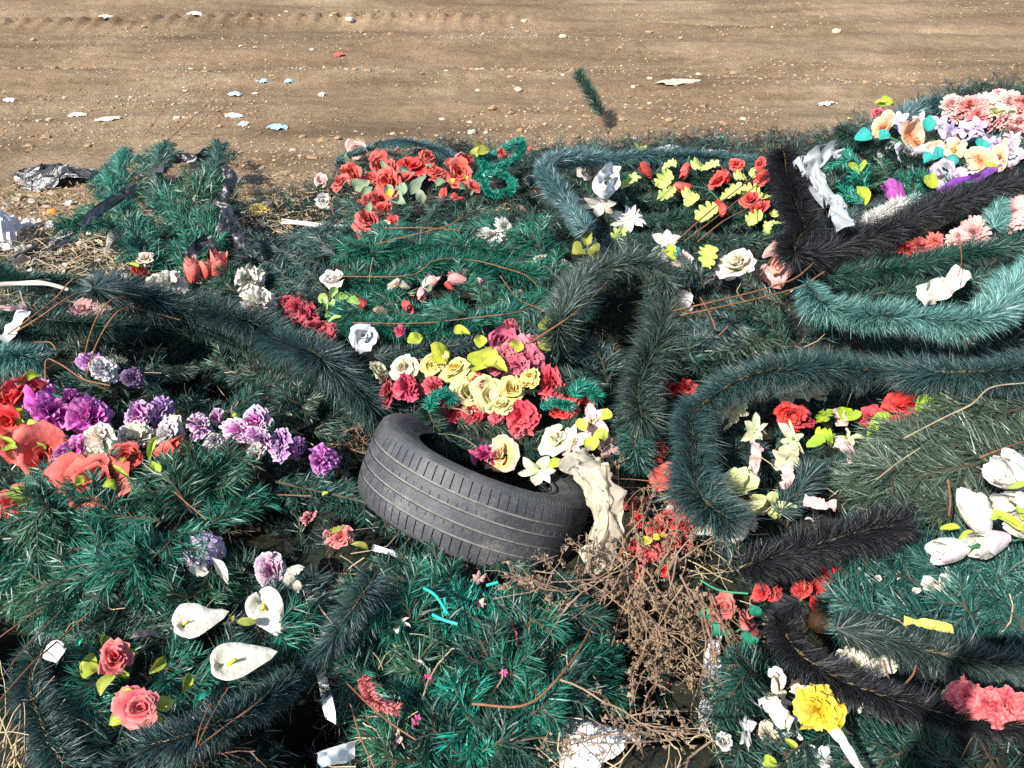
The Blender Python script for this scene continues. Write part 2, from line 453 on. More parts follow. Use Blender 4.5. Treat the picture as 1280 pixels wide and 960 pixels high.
def f_bud(c, c1):
    m = MB(); u = np.linspace(0, 1, 10); rot = 0
    for n, rt, h in ((3, .24, 1.62), (3, .36, 1.78), (4, .46, 1.62)):
        for k in range(n):
            rho = rt * (.40 + .75 * np.sin(math.pi * (.08 + .56 * u)) + .22 * np.maximum(0, u - .7) * rng.uniform(-1, 3)) * (1 + .08 * rng.normal()); z = h * u * (1 + .10 * rng.normal())
            half = math.pi / n * 1.36 * np.clip(.45 + u * 1.6, 0, 1) * np.sqrt(np.maximum(.02, 1 - np.clip((u - .35) / .65, 0, 1)**1.7))
            rev_petal(m, rho, z, half, rot + k * 2 * math.pi / n, 9, jit(c, .06), jit(c1, .06), .05, .03, .02, 2)
        rot += 1.05
    return m
def f_carnation(c, c1, n=30, fr=.03):
    m = MB()
    for k in range(n):
        t = (k + .5) / n
        e = 1.42 - 1.25 * t**.85 + rng.normal() * .10
        L = (.66 + .36 * t) * (1 + .08 * rng.normal())
        fan = lambda u: (.12 + .95 * u**1.25) * np.where(u > .9, 1 - (u - .9) * 1.2, 1)
        flat_petal(m, L, .52 + .07 * rng.normal(), k * 2.4 + rng.normal() * .2, e + .15, e - .35 - .35 * t, 13, 7, jit(c, .08), jit(c1, .07), .10, .085, 6 + rng.random() * 3, fan, .03, 6, .10 + fr * rng.normal(), .25 * rng.normal())
    return m
def f_mum(c, c1, n=70):
    m = MB()
    for k in range(n):
        t = (k + .5) / n
        e = 1.45 - 1.3 * t**.8 + rng.normal() * .08
        flat_petal(m, .55 + .5 * t, .13, k * 2.4, e, e - .3 + .5 * t * rng.normal() * .3, 3, 5, jit(c, .08), jit(c1, .08), .6, 0, 3, lambda u: .5 + .6 * np.sin(math.pi * u * .9), .03)
    return m
def f_star(c, c1, n=6, W=.26, e0=.55, e1=-.15, ctr=None):
    m = MB()
    for k in range(n):
        flat_petal(m, .98 * (1 + .07 * rng.normal()), W, k * 2 * math.pi / n + rng.normal() * .1, e0 + .15 * rng.normal(), e1 + .25 * rng.normal(), 5, 9, jit(c, .05), jit(c1, .05), .35, .02, 3, lambda u: np.sin(math.pi * (.10 + .90 * u))**.9, .06, 1.2, 0, .2 * rng.normal())
    return m
def f_daisy(c, c1):
    m = f_star(c, c1, 11, .19, .22, -.12); return m
def f_broad(c, c1, n=5):
    m = MB()
    for k in range(n):
        flat_petal(m, .95, .58, k * 2 * math.pi / n + rng.normal() * .08, .60 + .1 * rng.normal(), -.05 + .3 * rng.normal(), 9, 8, jit(c, .05), jit(c1, .05), .12, .06, 6, lambda u: .16 + .9 * np.sin(math.pi * np.minimum(.94, u * .86 + .04))**.9, .04, .8, .05)
    return m
def f_poinsettia(c, c1):
    m = MB()
    for lay, (n, L) in enumerate(((6, 1.0), (5, .68))):
        for k in range(n):
            flat_petal(m, L * (1 + .1 * rng.normal()), .27 * L, k * 2 * math.pi / n + lay * .5 + rng.normal() * .12, .3 + lay * .35, -.2 + .3 * rng.normal(), 5, 8, jit(c, .08), jit(c1, .08), -.25, .04, 4, None, .05)
    return m
def f_orchid(c, c1):
    m = MB()
    for k in range(5):
        flat_petal(m, .95 * (1 + .06 * rng.normal()), .32 if k % 2 else .25, k * 2 * math.pi / 5 + rng.normal() * .08, .35, -.1 + .2 * rng.normal(), 5, 8, jit(c, .05), jit(c1, .05), .2, .03, 3, None, .05, 1)
    for k in range(3): flat_petal(m, .34, .16, 2.2 + k * .8, 1.0, .2, 4, 5, jit(c1, .05), jit(c1, .05), .6)
    return m
def f_lilac(c, c1):
    m = MB()
    for k in range(26):
        a = k * 2.4; r = .85 * math.sqrt((k + .5) / 26)
        cx, cy, cz = r * math.cos(a), r * math.sin(a), .55 * (1 - r * r) + .08 * rng.normal()
        mm = MB()
        for j in range(4): flat_petal(mm, .30, .15, j * 1.571 + a, .3, -.1, 4, 4, jit(c, .1), jit(c1, .1), .2)
        v = np.concatenate(mm.v); tilt = Vector((cx, cy, .7)).normalized()
        R = np.array(Vector((0, 0, 1)).rotation_difference(tilt).to_matrix())
        m.add(v @ R.T + np.array([cx, cy, cz]), None, np.concatenate(mm.q), np.concatenate(mm.c))
    return m
def f_calla(c, c1):
    m = MB()
    th = np.linspace(-math.pi, math.pi, 41); u = np.linspace(0, 1, 14)
    R = .74 + .16 * np.cos(th) + .74 * np.exp(-(np.abs(th) / .34)**1.35) - .10 * np.exp(-((np.abs(th) - 3.14) / .4)**2)
    rr = u[:, None] * R[None]
    zz = .58 * u[:, None]**.6 - .34 * (u[:, None]**4) * (.6 + .4 * np.cos(th * 2 + .6)) + .14 * (th[None] / 3.14)**5 * u[:, None] + .020 * np.sin(th * 11)[None] * u[:, None] * (1 - u[:, None] * .5) + .05 * np.sin(th * 3 + 1)[None] * u[:, None]**3
    X = rr * np.sin(th)[None] * .98; Y = rr * np.cos(th)[None] + .22 * u[:, None]
    g = np.stack([X, Y, zz], -1)
    k = (u**1.2)[:, None, None] * np.ones((1, 41, 1))
    vein = 1 - .22 * (np.abs(np.sin(th * 7 + .4))**8)[None, :, None] * (1 - .6 * u[:, None, None])
    m.grid(g, (np.array(c1) * (1 - k) + np.array(c) * k) * vein)
    return m
FL = {'rose': f_rose, 'open_rose': f_openrose, 'rosebud': f_bud, 'tulip': f_bud, 'carnation': f_carnation, 'chrysanthemum': f_mum, 'lily': f_star,
      'daisy': f_daisy, 'broad': f_broad, 'poinsettia': f_poinsettia, 'orchid': f_orchid, 'lilac': f_lilac, 'calla_lily': f_calla}
NAMES = {'broad': 'hibiscus', 'open_rose': 'rose'}

def petal_litter_part():
    pass
# middles and greenery under a bloom, as sub-parts
def p_center(kind, c):
    m = MB()
    if kind == 'daisy': ball(m, .20, .12, c, 6, .6)
    elif kind == 'calla_lily':
        p = np.stack([np.zeros(10), np.linspace(.05, .50, 10), np.linspace(.02, .58, 10)], 1); m.tube(p, np.linspace(.075, .05, 10), 8, c)
    else:
        for k in range(7):
            a = k * 2.4; e = np.array([.16 * math.cos(a), .16 * math.sin(a), .42 + .05 * rng.normal()])
            m.tube(np.stack([[0, 0, .05], e * .6, e]), .022, 4, c); ball(m, .05, e[2], c, 4, 1, e[0], e[1])
    return m
def leaf_outline(kind):
    if kind == 'lobed': return lambda u: (.35 + .65 * np.sin(math.pi * np.minimum(1, u * .9 + .1))) * (.58 + .52 * np.abs(np.sin(u * math.pi * 4.5))**.8)* np.where(u > .93, .6, 1)
    if kind == 'narrow': return lambda u: np.sin(math.pi * (.04 + .93 * u)) * .55
    return lambda u: np.sin(math.pi * (.05 + .90 * u**.85))
def one_leaf(m, kind, L, W, th, e0, e1, c, off=.05):
    flat_petal(m, L, W, th, e0 + .12 * rng.normal(), e1 + .35 * rng.normal(), 7, 37 if kind == 'lobed' else 11, jit(c, .14), jit(sc(c, 1.12), .10), .55, .06, 3.5, leaf_outline(kind), off, 1, 0, .45 * rng.normal(), True)
def p_leaf(c, kind='oval', L=1.0, W=.34):
    m = MB(); one_leaf(m, kind, L, W, 0, .15, -.3, c, .45); return m
def p_stem(c):
    m = MB(); m.tube(spline([[0, 0, .1], [.05, .02, -.5], [-.05, .1, -1.3]], 6), .07, 6, c)
    return m

LIME = (.36, .47, .05); LIME_PALE = (.46, .56, .17); OLIVE = (.27, .29, .05); GREYLEAF = (.20, .28, .18); TEAL = (.03, .36, .32); LEAFGREEN = (.03, .20, .08)
CACHE = {}
def cached(key, fn, mat, name):
    """one of two variants of a mesh, made on first use"""
    L = CACHE.setdefault(key, [])
    if len(L) < 4:
        mb = fn(); v = np.concatenate(mb.v)                 # weathered: bent and squashed, no two alike
        a = rng.normal(size=(3, 3)) * 1.5; ph = rng.random(3) * 6
        q = .35 if key[0] in ('calla_lily', 'tulip', 'rosebud') else 1.0
        v = v * (1 + .16 * q * rng.normal(size=3)) + q * .11 * np.sin(v @ a + ph) + q * .045 * np.sin(v @ (a[::-1] * 2.7) + ph[::-1]) + q * .022 * np.sin(v @ (a[:, ::-1] * 6.5) + ph) + .10 * rng.normal() * np.outer(v[:, 0] * v[:, 1], [0, 0, 1])
        mb.v = [v]; o = mb.build(name, mat, None, smooth=True, cols=True)
        me = o.data; bpy.data.objects.remove(o); L.append(me)
        return me
    return random.choice(L)

class Thing:
    def __init__(s, name, label, cat, px, py, group=None, lift=0.0, kind=None):
        s.e = bpy.data.objects.new(name, None); s.e.empty_display_size = .05
        s.loc = at(px, py, lift); s.e.location = s.loc
        s.e['label'] = label; s.e['category'] = cat
        if group: s.e['group'] = group
        if kind: s.e['kind'] = kind
        COL.objects.link(s.e)
    def path(s, pts, lift):
        out = []
        for p in pts:
            l = p[2] if len(p) > 2 else lift
            out.append(at(p[0], p[1], l))
        return np.array(out)
    def garland(s, pts, rpx, mat, lift=.08, wire=True, name='garland', **k):
        P_ = s.path(pts, lift)
        r = rpx * mpp(P_[len(P_) // 2])
        m, w = garland_mesh(P_, r, **k)
        o = m.build(name, NEED[mat], s.e, s.loc)
        if wire: w.build('wire', M_TWIST, o, s.loc)
        return o
    def branch(s, pts, wpx, mat, nt=8, L=.036, dens=900, lift=(.05, .12), nw=.0023, name='branch', up=None, arch=.05, flat=.30):
        m, w = MB(), MB()
        if mat == 'emerald' and rng.random() < .38: mat = 'emerald_mid' if rng.random() < .7 else 'emerald_dark'
        a = at(pts[0], pts[1], lift[0]); b = at(pts[2], pts[3], lift[1])
        branch_mesh(m, w, a, b, wpx * mpp(b), nt, L, dens, nw, arch, up, flat)
        o = m.build(name, NEED[mat], s.e, s.loc)
        w.build('stem', M_STEM, o, s.loc)
        return o
    def flower(s, kind, px, py, size, c, c1=None, lift=.10, tilt=None, leaves=0, lc=LIME, lk='oval', center=None, spin=None, stem=True, label=None, rnd=.62):
        c1 = mixc(c if c1 is None else c1, (.70, .62, .56), .08)
        lift *= .84
        if kind in ('rose', 'carnation', 'open_rose') : size *= .88
        p = at(px, py, lift)
        if kind in ('rose', 'carnation', 'chrysanthemum') and size > 24 and rng.random() < .5:   # a small crushed bloom tucked beside it
            a = rng.random() * 6.28; q = at(px + .62 * size * math.cos(a), py + .5 * size * math.sin(a), lift * .72)
            place_flower(s.e, s.loc, kind, q, size * .33 * mpp(q), c, c1, None, 0, lc, lk, None, None, stem, None, 1.3)
        return place_flower(s.e, s.loc, kind, p, size * .5 * mpp(p), c, c1, tilt, leaves, lc, lk, center, spin, stem, label, rnd)
    def leaf(s, px, py, size, ang, c=LIME, kind='oval', lift=.10, name='leaf', ratio=.40, curl=-.5, tilt=(0, .2)):
        p = at(px, py, lift); k = .80 * size * mpp(p)
        me = cached(('leaf', kind, c, ratio, curl), lambda: _leaf(kind, c, ratio, curl), M_PETAL, name)
        o = bpy.data.objects.new(name, me); COL.objects.link(o); o.parent = s.e
        z = nrm(nrm(CP - p) * .75 + np.array([0, 0, .5]) + RT * tilt[0] + UP * tilt[1] + rng.normal(size=3) * .12)
        a = math.radians(ang); y = RT * math.cos(a) + UP * math.sin(a)
        y = nrm(y - z * np.dot(y, z)); x = np.cross(y, z)
        o.rotation_mode = 'QUATERNION'
        o.rotation_quaternion = Matrix(np.stack([x, y, z], 1).tolist()).to_quaternion()
        o.scale = (k, k, k); o.location = p - y * k * .5 - s.loc
        return o
    def ribbon(s, pts, wpx, mat, lift=.10, name='ribbon', crump=.25, folds=6, nv=7, roll=None):
        P_ = s.path(pts, lift)
        m = ribbon_mesh(P_, wpx * mpp(P_[len(P_) // 2]), crump, folds, nv, roll)
        return m.build(name, mat, s.e, s.loc, smooth=True)
    def wire(s, pts, rpx, mat=None, lift=.1, name='wire'):
        P_ = s.path(pts, lift); m = MB(); q = spline(P_, max(8, 6 * len(pts)))
        m.tube(q, .75 * rpx * mpp(P_[len(P_) // 2]), 6)
        return m.build(name, mat or M_WIRE, s.e, s.loc, smooth=True)
def _leaf(kind, c, ratio, curl):
    m = MB(); one_leaf(m, kind, 1.0, ratio, 0, .25, curl, c, 0); return m
def place_flower(parent, ploc, kind, p, k, c, c1, tilt, leaves, lc, lk, center, spin, stem, label, rnd):
    nm = NAMES.get(kind, kind)
    me = cached((kind, c, c1), lambda: FL[kind](c, c1), M_PETAL, nm)
    o = bpy.data.objects.new(nm, me); COL.objects.link(o)
    if parent is not None: o.parent = parent
    tc = nrm(CP - p)
    z = tc * .62 + np.array([0, 0, .45])
    if tilt is not None: z = z + RT * tilt[0] + UP * tilt[1]
    z = nrm(z + rng.normal(size=3) * rnd * .6)
    if kind in ('tulip', 'rosebud'):                      # a closed bloom lies on its side along `spin`
        sa = math.radians(spin if spin is not None else rng.random() * 360)
        z = nrm((RT * math.cos(sa) + UP * math.sin(sa)) * 1.0 + tc * .42 + rng.normal(size=3) * rnd * .4); spin = rng.random() * 360
    if spin is None: spin = rng.random() * 360
    a = math.radians(spin); y = RT * math.cos(a) + UP * math.sin(a)
    y = nrm(y - z * np.dot(y, z)); x = np.cross(y, z)
    o.rotation_mode = 'QUATERNION'
    o.rotation_quaternion = Matrix(np.stack([x, y, z], 1).tolist()).to_quaternion()
    o.scale = (k, k, k)
    o.location = p - z * k * (.75 if kind in ('tulip', 'rosebud') else .35) - np.asarray(ploc)
    if label: o['label'] = label
    def sub(me_, n):
        q = bpy.data.objects.new(n, me_); COL.objects.link(q); q.parent = o; return q
    a0 = rng.random() * 6.283
    for i in range(leaves):
        sub(cached(('lv', lc, lk), lambda: p_leaf(lc, lk), M_PETAL, 'leaf'), 'leaf').rotation_euler.z = a0 + i * 6.283 / leaves + .3 * rng.normal()
    if stem: sub(cached(('st', lc), lambda: p_stem(LEAFGREEN), M_PETAL, 'stem'), 'stem')
    if center: sub(cached(('ct', kind, center), lambda: p_center(kind, center), M_PETAL, 'flower_center'), 'spadix' if kind == 'calla_lily' else 'flower_center')
    return o
def ribbon_mesh(P_, w, crump, folds, nv=7, roll=None):
    q = spline(P_, max(16, 10 * len(P_)))
    n = len(q); T = nrm(np.gradient(q, axis=0))
    up = nrm((CP - q) * .8 + np.array([0, 0, .6]))
    S = nrm(np.cross(T, up)); N_ = np.cross(S, T)
    t = np.linspace(0, 1, n)
    ph = rng.random() * 6
    rl = (.6 * np.sin(t * folds + ph) if roll is None else roll * t * 6.28 + ph)
    S2 = S * np.cos(rl)[:, None] + N_ * np.sin(rl)[:, None]; N2 = np.cross(S2, T)
    v = np.linspace(-1, 1, nv)
    ww = w * .5 * (1 - .25 * vnoise(t * 7 + ph * 9, 0 * t))
    cr = crump * w * (vnoise(np.add.outer(t * folds * 2.2 + ph, 0 * v), np.add.outer(0 * t, v * 1.6 + ph)) - .5) * 1.3
    g = q[:, None] + S2[:, None] * (v[None, :, None] * ww[:, None, None]) + N2[:, None] * cr[..., None]
    m = MB(); m.grid(g); return m
def crumple_mesh(p, sx, sy, amp, n=40, ang=0, freq=7, peak=.5, seed=0, shape=None, fold=1.0):
    """a crumpled film lying on the heap: ridged noise, edges tucked down"""
    a = np.linspace(-1, 1, n); X, Y = np.meshgrid(a, a)
    r = np.sqrt(X**2 + Y**2)
    k = np.maximum(np.abs(X), np.abs(Y)) / np.maximum(r, 1e-6)
    X, Y = X * k * 1.0, Y * k * 1.0                      # square -> disc
    th = np.arctan2(Y, X)
    out = 1 + .45 * (vnoise(th * 1.6 + 20 + seed, 0 * th + seed) - .5) + .25 * (vnoise(np.cos(th) * 5 + seed, np.sin(th) * 5) - .5)
    X, Y = X * out, Y * out
    rid = 1 - 2 * np.abs(vnoise(X * freq * .5 + seed * 3.7, Y * freq * .5 + 2.2) - .5)
    rid2 = 1 - 2 * np.abs(vnoise(X * freq + seed, Y * freq * 1.1 + 9.2) - .5)
    R = np.clip(np.sqrt(X**2 + Y**2), 0, 1.4)
    Z = amp * (.55 * rid + .30 * rid2 * fold + peak * (1 - R**2))
    X = X + .16 * fold * (rid2 - .5); Y = Y + .16 * fold * (rid - .5)
    c, s = math.cos(ang), math.sin(ang)
    gx = p[0] + (X * c * sx - Y * s * sy); gy = p[1] + (X * s * sx + Y * c * sy)
    base = np.maximum(H(gx, gy), 0)
    g = np.stack([gx, gy, base + (p[2] - max(float(H(p[0], p[1])), 0)) + Z - .3 * amp], -1)
    m = MB(); m.grid(g); return m
def single(o, name, label, cat, group=None, kind=None):
    """a thing that is one mesh: origin moved to its own base"""
    v = np.empty(len(o.data.vertices) * 3, np.float32); o.data.vertices.foreach_get('co', v); v = v.reshape(-1, 3)
    c = (v.min(0) + v.max(0)) / 2; c[2] = v[:, 2].min()
    o.data.vertices.foreach_set('co', (v - c).ravel()); o.location = c; o.data.update()
    o.name = name; o['label'] = label; o['category'] = cat
    if group: o['group'] = group
    if kind: o['kind'] = kind
    return o
def loose_wire(label, pts, rpx=1.6, lift=.12, mat=None, cat='wire', name='rusty_wire', group='rusty frame wires'):
    P_ = np.array([at(p[0], p[1], p[2] if len(p) > 2 else lift) for p in pts]); m = MB()
    q = spline(P_, max(10, 8 * len(pts))); m.tube(q, .62 * rpx * mpp(P_[len(P_) // 2]), 6)
    return single(m.build(name, mat or M_WIRE, smooth=True), name, label, cat, group)
def loose_crumple(name, label, cat, px, py, sx, sy, amp, mat, lift=.02, ang=0, freq=7, peak=.5, n=40, group=None, fold=1.0):
    p = at(px, py, lift); k = mpp(p)
    m = crumple_mesh(p, sx * k, sy * k, amp * k, max(14, int(n * .62)), math.radians(ang), freq, peak, seed=rng.random() * 50, fold=fold)
    return single(m.build(name, mat, smooth=False), name, label, cat, group)

def film_mesh(rows, nt=66, nv=30):
    """a thin crumpled film hanging along rows of (px, py, half width in px, lift): random creases, softened"""
    P_ = np.array([at(r[0], r[1], r[3]) for r in rows])
    q = spline(P_, nt); t = np.linspace(0, 1, nt)
    w = np.interp(t, np.linspace(0, 1, len(rows)), [r[2] for r in rows]) * mpp(P_[3])
    T = nrm(np.gradient(q, axis=0)); N_ = nrm(CP - q); S = nrm(np.cross(T, N_)); N_ = np.cross(S, T)
    V, TT = np.meshgrid(np.linspace(-1, 1, nv), t)
    def creases(ct, cv):                                       # bilinear between random heights: flat facets, straight creases
        R = rng.random((ct + 2, cv + 2, 3)) - .5
        a = TT * ct + .45 * np.sin(V * 3.1 + ct); b = (V + 1) / 2 * cv + .45 * np.sin(TT * 9 + cv)
        a = np.clip(a, 0, ct); b = np.clip(b, 0, cv); i = a.astype(int); j = b.astype(int); f = (a - i)[..., None]; g = (b - j)[..., None]
        return (R[i, j] * (1 - f) + R[i + 1, j] * f) * (1 - g) + (R[i, j + 1] * (1 - f) + R[i + 1, j + 1] * f) * g
    d = .034 * creases(9, 4) + .016 * creases(21, 9) + .007 * creases(43, 19)
    ed = 1 + .50 * (vnoise(TT * 8 + np.sign(V) * 4, TT * 0 + 2) - .5) + .25 * (vnoise(TT * 23 + np.sign(V) * 7, TT * 0 + 5) - .5)
    g = q[:, None] + S[:, None] * (V * w[:, None] * ed)[..., None] + N_[:, None] * (-.026 * V**2)[..., None] + d
    m = MB(); m.grid(g); return m
# ------------------------------------------------------------------ the setting: dirt, mound, litter
def build_ground():
    xs = np.concatenate([np.linspace(-70, -9, 40), np.arange(-8.6, 8.6, .022), np.linspace(9, 70, 40)])
    ys = np.concatenate([np.linspace(-25, 2.4, 30), np.arange(2.6, 8.0, .016), np.arange(8.0, 13.5, .026), np.linspace(14, 110, 40)])
    X, Y = np.meshgrid(xs, ys)
    g = np.stack([X, Y, G(X, Y)], -1)
    m = MB(); m.grid(g)
    mt, n, b, o = material('dirt')
    tc = n.nodes.new('ShaderNodeTexCoord').outputs['Object']
    f1 = noise(n, .55, 6, .62, tc); f2 = noise(n, 9, 8, .7, tc); f3 = noise(n, 70, 8, .72, tc)
    mp = n.nodes.new('ShaderNodeMapping'); mp.inputs['Scale'].default_value = (.35, 2.2, 1); n.links.new(tc, mp.inputs[0])
    f4 = noise(n, 1.6, 5, .6, mp.outputs[0])
    c1 = ramp(n, f1, [(.34, (.185, .126, .077)), (.50, (.252, .177, .110)), (.66, (.345, .256, .168))])
    c2 = ramp(n, f3, [(.30, (.40, .37, .34)), (.47, (.92, .90, .88)), (.60, (1.10, 1.08, 1.05)), (.72, (1.38, 1.35, 1.28))])
    c3 = ramp(n, f4, [(.30, (.66, .64, .62)), (.5, (1, 1, 1)), (.7, (1.22, 1.2, 1.16))])
    c4 = ramp(n, f2, [(.3, (.78, .76, .74)), (.55, (1.02, 1.02, 1.02)), (.75, (1.15, 1.14, 1.12))])
    last = c1
    for c in (c2, c3, c4):
        mx = n.nodes.new('ShaderNodeMix'); mx.data_type = 'RGBA'; mx.blend_type = 'MULTIPLY'; mx.inputs[0].default_value = 1; mx.clamp_result = False
        n.links.new(last, mx.inputs[6]); n.links.new(c, mx.inputs[7]); last = mx.outputs[2]
    n.links.new(last, b.inputs['Base Color'])
    b.inputs['Roughness'].default_value = .95; b.inputs['Specular IOR Level'].default_value = .15
    ad = n.nodes.new('ShaderNodeMath'); ad.operation = 'ADD'; n.links.new(f2, ad.inputs[0]); n.links.new(f3, ad.inputs[1])
    bump(n, b, ad.outputs[0], 1, .022)
    g_ = m.build('ground', mt, smooth=True); g_['kind'] = 'structure'
def build_mound():
    xs = np.arange(-7.5, 8.0, .03); ys = np.arange(.1, 7.2, .03)
    X, Y = np.meshgrid(xs, ys)
    Z = H(X, Y) + .02 * fbm(X * 14, Y * 14, 3)
    m = MB(); m.grid(np.stack([X, Y, Z], -1))
    mt, n, b, o = material('rotting_debris')
    f = noise(n, 24, 8, .75)
    c = ramp(n, f, [(.3, (.010, .016, .012)), (.48, (.022, .030, .020)), (.62, (.060, .050, .030)), (.78, (.16, .12, .075))])
    n.links.new(c, b.inputs['Base Color']); b.inputs['Roughness'].default_value = .9; b.inputs['Specular IOR Level'].default_value = .2
    bump(n, b, noise(n, 60, 8, .8), 1, .02)
    o_ = m.build('mound', mt, smooth=True); o_['kind'] = 'structure'
def in_view(p, pad=60):
    d = p - CP; t = d @ FW
    px = 640 + d @ RT / t * FPX; py = 480 - d @ UP / t * FPX
    return (t > .3) & (px > -pad * 3) & (px < 1280 + pad * 3) & (py > -pad) & (py < 960 + pad * 2), px, py
def on_heap(n, xr=(-4.2, 5.2), yr=(.45, 6.4), minh=.13):
    x = rng.uniform(*xr, n); y = rng.uniform(*yr, n)
    z = H(x, y); k = z > minh
    p = np.stack([x, y, z], 1)[k]
    v, px, py = in_view(p)
    return p[v], px[v], py[v]
def build_needle_litter():
    for mat, cnt, seed in (('emerald_dark', 3300, 1), ('deep_green', 2300, 2), ('blue_green', 1900, 3), ('grey_green', 800, 4), ('brown_fir', 1300, 6), ('black_fir', 2200, 5)):  # black and dark needles mixed in to deepen the shade of the gaps
        p, px, py = on_heap(cnt * 2)
        # the left far corner is bare dirt and straw
        bare = ((px < 340) & (py < 350) & (rng.random(len(px)) < .85)) | ((px > 840) & (px < 930) & (py > 640) & (rng.random(len(px)) < .6)) | ((px > 640) & (px < 900) & (py > 690) & (rng.random(len(px)) < .72))
        p = p[~bare]
        m = MB()
        n = len(p); K = 26
        a = rng.random(n) * 6.283; el = rng.uniform(-.1, .9, n)
        ax = np.stack([np.cos(a) * np.cos(el), np.sin(a) * np.cos(el), np.sin(el)], 1)
        Ls = rng.uniform(.05, .13, n)
        t = rng.random((n, K)); 
        b = p[:, None] + ax[:, None] * (t * Ls[:, None])[..., None] + np.array([0, 0, .005])
        d = nrm(ax[:, None] * .7 + rng.normal(size=(n, K, 3)) * .62)
        m.needles(b.reshape(-1, 3), d.reshape(-1, 3), rng.uniform(.018, .046, n * K), .0022, rng.normal(size=(n * K, 3)) * .12)
        o = m.build('needle_litter', NEED[mat]); o['kind'] = 'stuff'
        o['label'] = 'loose green artificial fir needles covering the heap'; o['category'] = 'needle litter'
def build_straw():
    """short dry stalks, mostly along the heap's far left edge and in its gaps"""
    m = MB()
    def put(n, x0, x1, y0, y1, L, r, lift, flat=.25):
        for _ in range(n):
            q = at(rng.uniform(x0, x1), rng.uniform(y0, y1), rng.uniform(0, lift))
            a = rng.random() * 6.283
            d = nrm(np.array([math.cos(a), math.sin(a), rng.normal() * flat])) * L * (.4 + rng.random())
            e = nrm(np.cross(d, [0, 0, 1.0])) * L * rng.normal() * .14
            m.tube(np.stack([q - d / 2, q - d * .2 + e * .8 + [0, 0, .004], q + d * .15 + e, q + d / 2]), r * (.4 + rng.random()), 4)
    put(2300, -40, 345, 225, 385, .085, .0014, .05)
    put(420, -60, 430, 120, 300, .06, .0014, .01)
    put(420, 330, 470, 215, 295, .06, .0020, .03)
    put(160, 640, 950, 690, 960, .08, .0010, .10, .5)
    put(260, 0, 1280, 330, 960, .09, .0012, .14, .5)
    put(60, 860, 960, 610, 720, .06, .0010, .06)
    put(120, 400, 560, 700, 960, .07, .0012, .12, .6)
    o = m.build('straw', M_STRAW); o['kind'] = 'stuff'; o['label'] = 'dry straw and stalks strewn over heap and dirt'; o['category'] = 'straw'
def build_chips():
    for name, mat, n, s0, s1, lab in (('gravel', M_STONE, 5600, .004, .012, 'pale stone chips strewn over the brown dirt'), ('clods', None, 9000, .005, .017, 'brown clods of dry earth on the dirt')):
        m = MB()
        py = 10 + 300 * rng.random(n)**1.15; px = rng.uniform(-150, 1430, n)
        gr = (1 + 5**.5) / 2
        base = np.array([[-1, gr, 0], [1, gr, 0], [-1, -gr, 0], [1, -gr, 0], [0, -1, gr], [0, 1, gr], [0, -1, -gr], [0, 1, -gr], [gr, 0, -1], [gr, 0, 1], [-gr, 0, -1], [-gr, 0, 1]]) / 1.9
        tri = np.array([[0, 11, 5], [0, 5, 1], [0, 1, 7], [0, 7, 10], [0, 10, 11], [1, 5, 9], [5, 11, 4], [11, 10, 2], [10, 7, 6], [7, 1, 8], [3, 9, 4], [3, 4, 2], [3, 2, 6], [3, 6, 8], [3, 8, 9], [4, 9, 5], [2, 4, 11], [6, 2, 10], [8, 6, 7], [9, 8, 1]])
        d = FW + RT * ((px - 640) / FPX)[:, None] + UP * ((480 - py) / FPX)[:, None]
        t = -CAM_H / d[:, 2]
        P_ = CP + d * t[:, None]
        P_[:, 2] = G(P_[:, 0], P_[:, 1])
        ok = (H(P_[:, 0], P_[:, 1]) < .02) & (vnoise(P_[:, 0] * 1.3 + 3, P_[:, 1] * 2.2) + .35 * rng.random(len(P_)) > .62)
        for p in P_[ok]:
            s = rng.uniform(s0, s1) if rng.random() < .96 else s1 * rng.uniform(1.2, 2.4)
            v = base * (1 + .45 * rng.normal(size=(12, 3)) * .5) * np.array([s, s * .8, s * .45])
            a = rng.random() * 6.28; c, q = math.cos(a), math.sin(a)
            v = v @ np.array([[c, q, 0], [-q, c, 0], [0, 0, 1]])
            m.add(v + p + np.array([0, 0, s * .1]), tri)
        o = m.build(name, mat or simple_mat('earth_clod', (.27, .175, .10), .95, 30, .35, .15, bmp=.5), smooth=False)
        o['kind'] = 'stuff'; o['label'] = lab; o['category'] = name
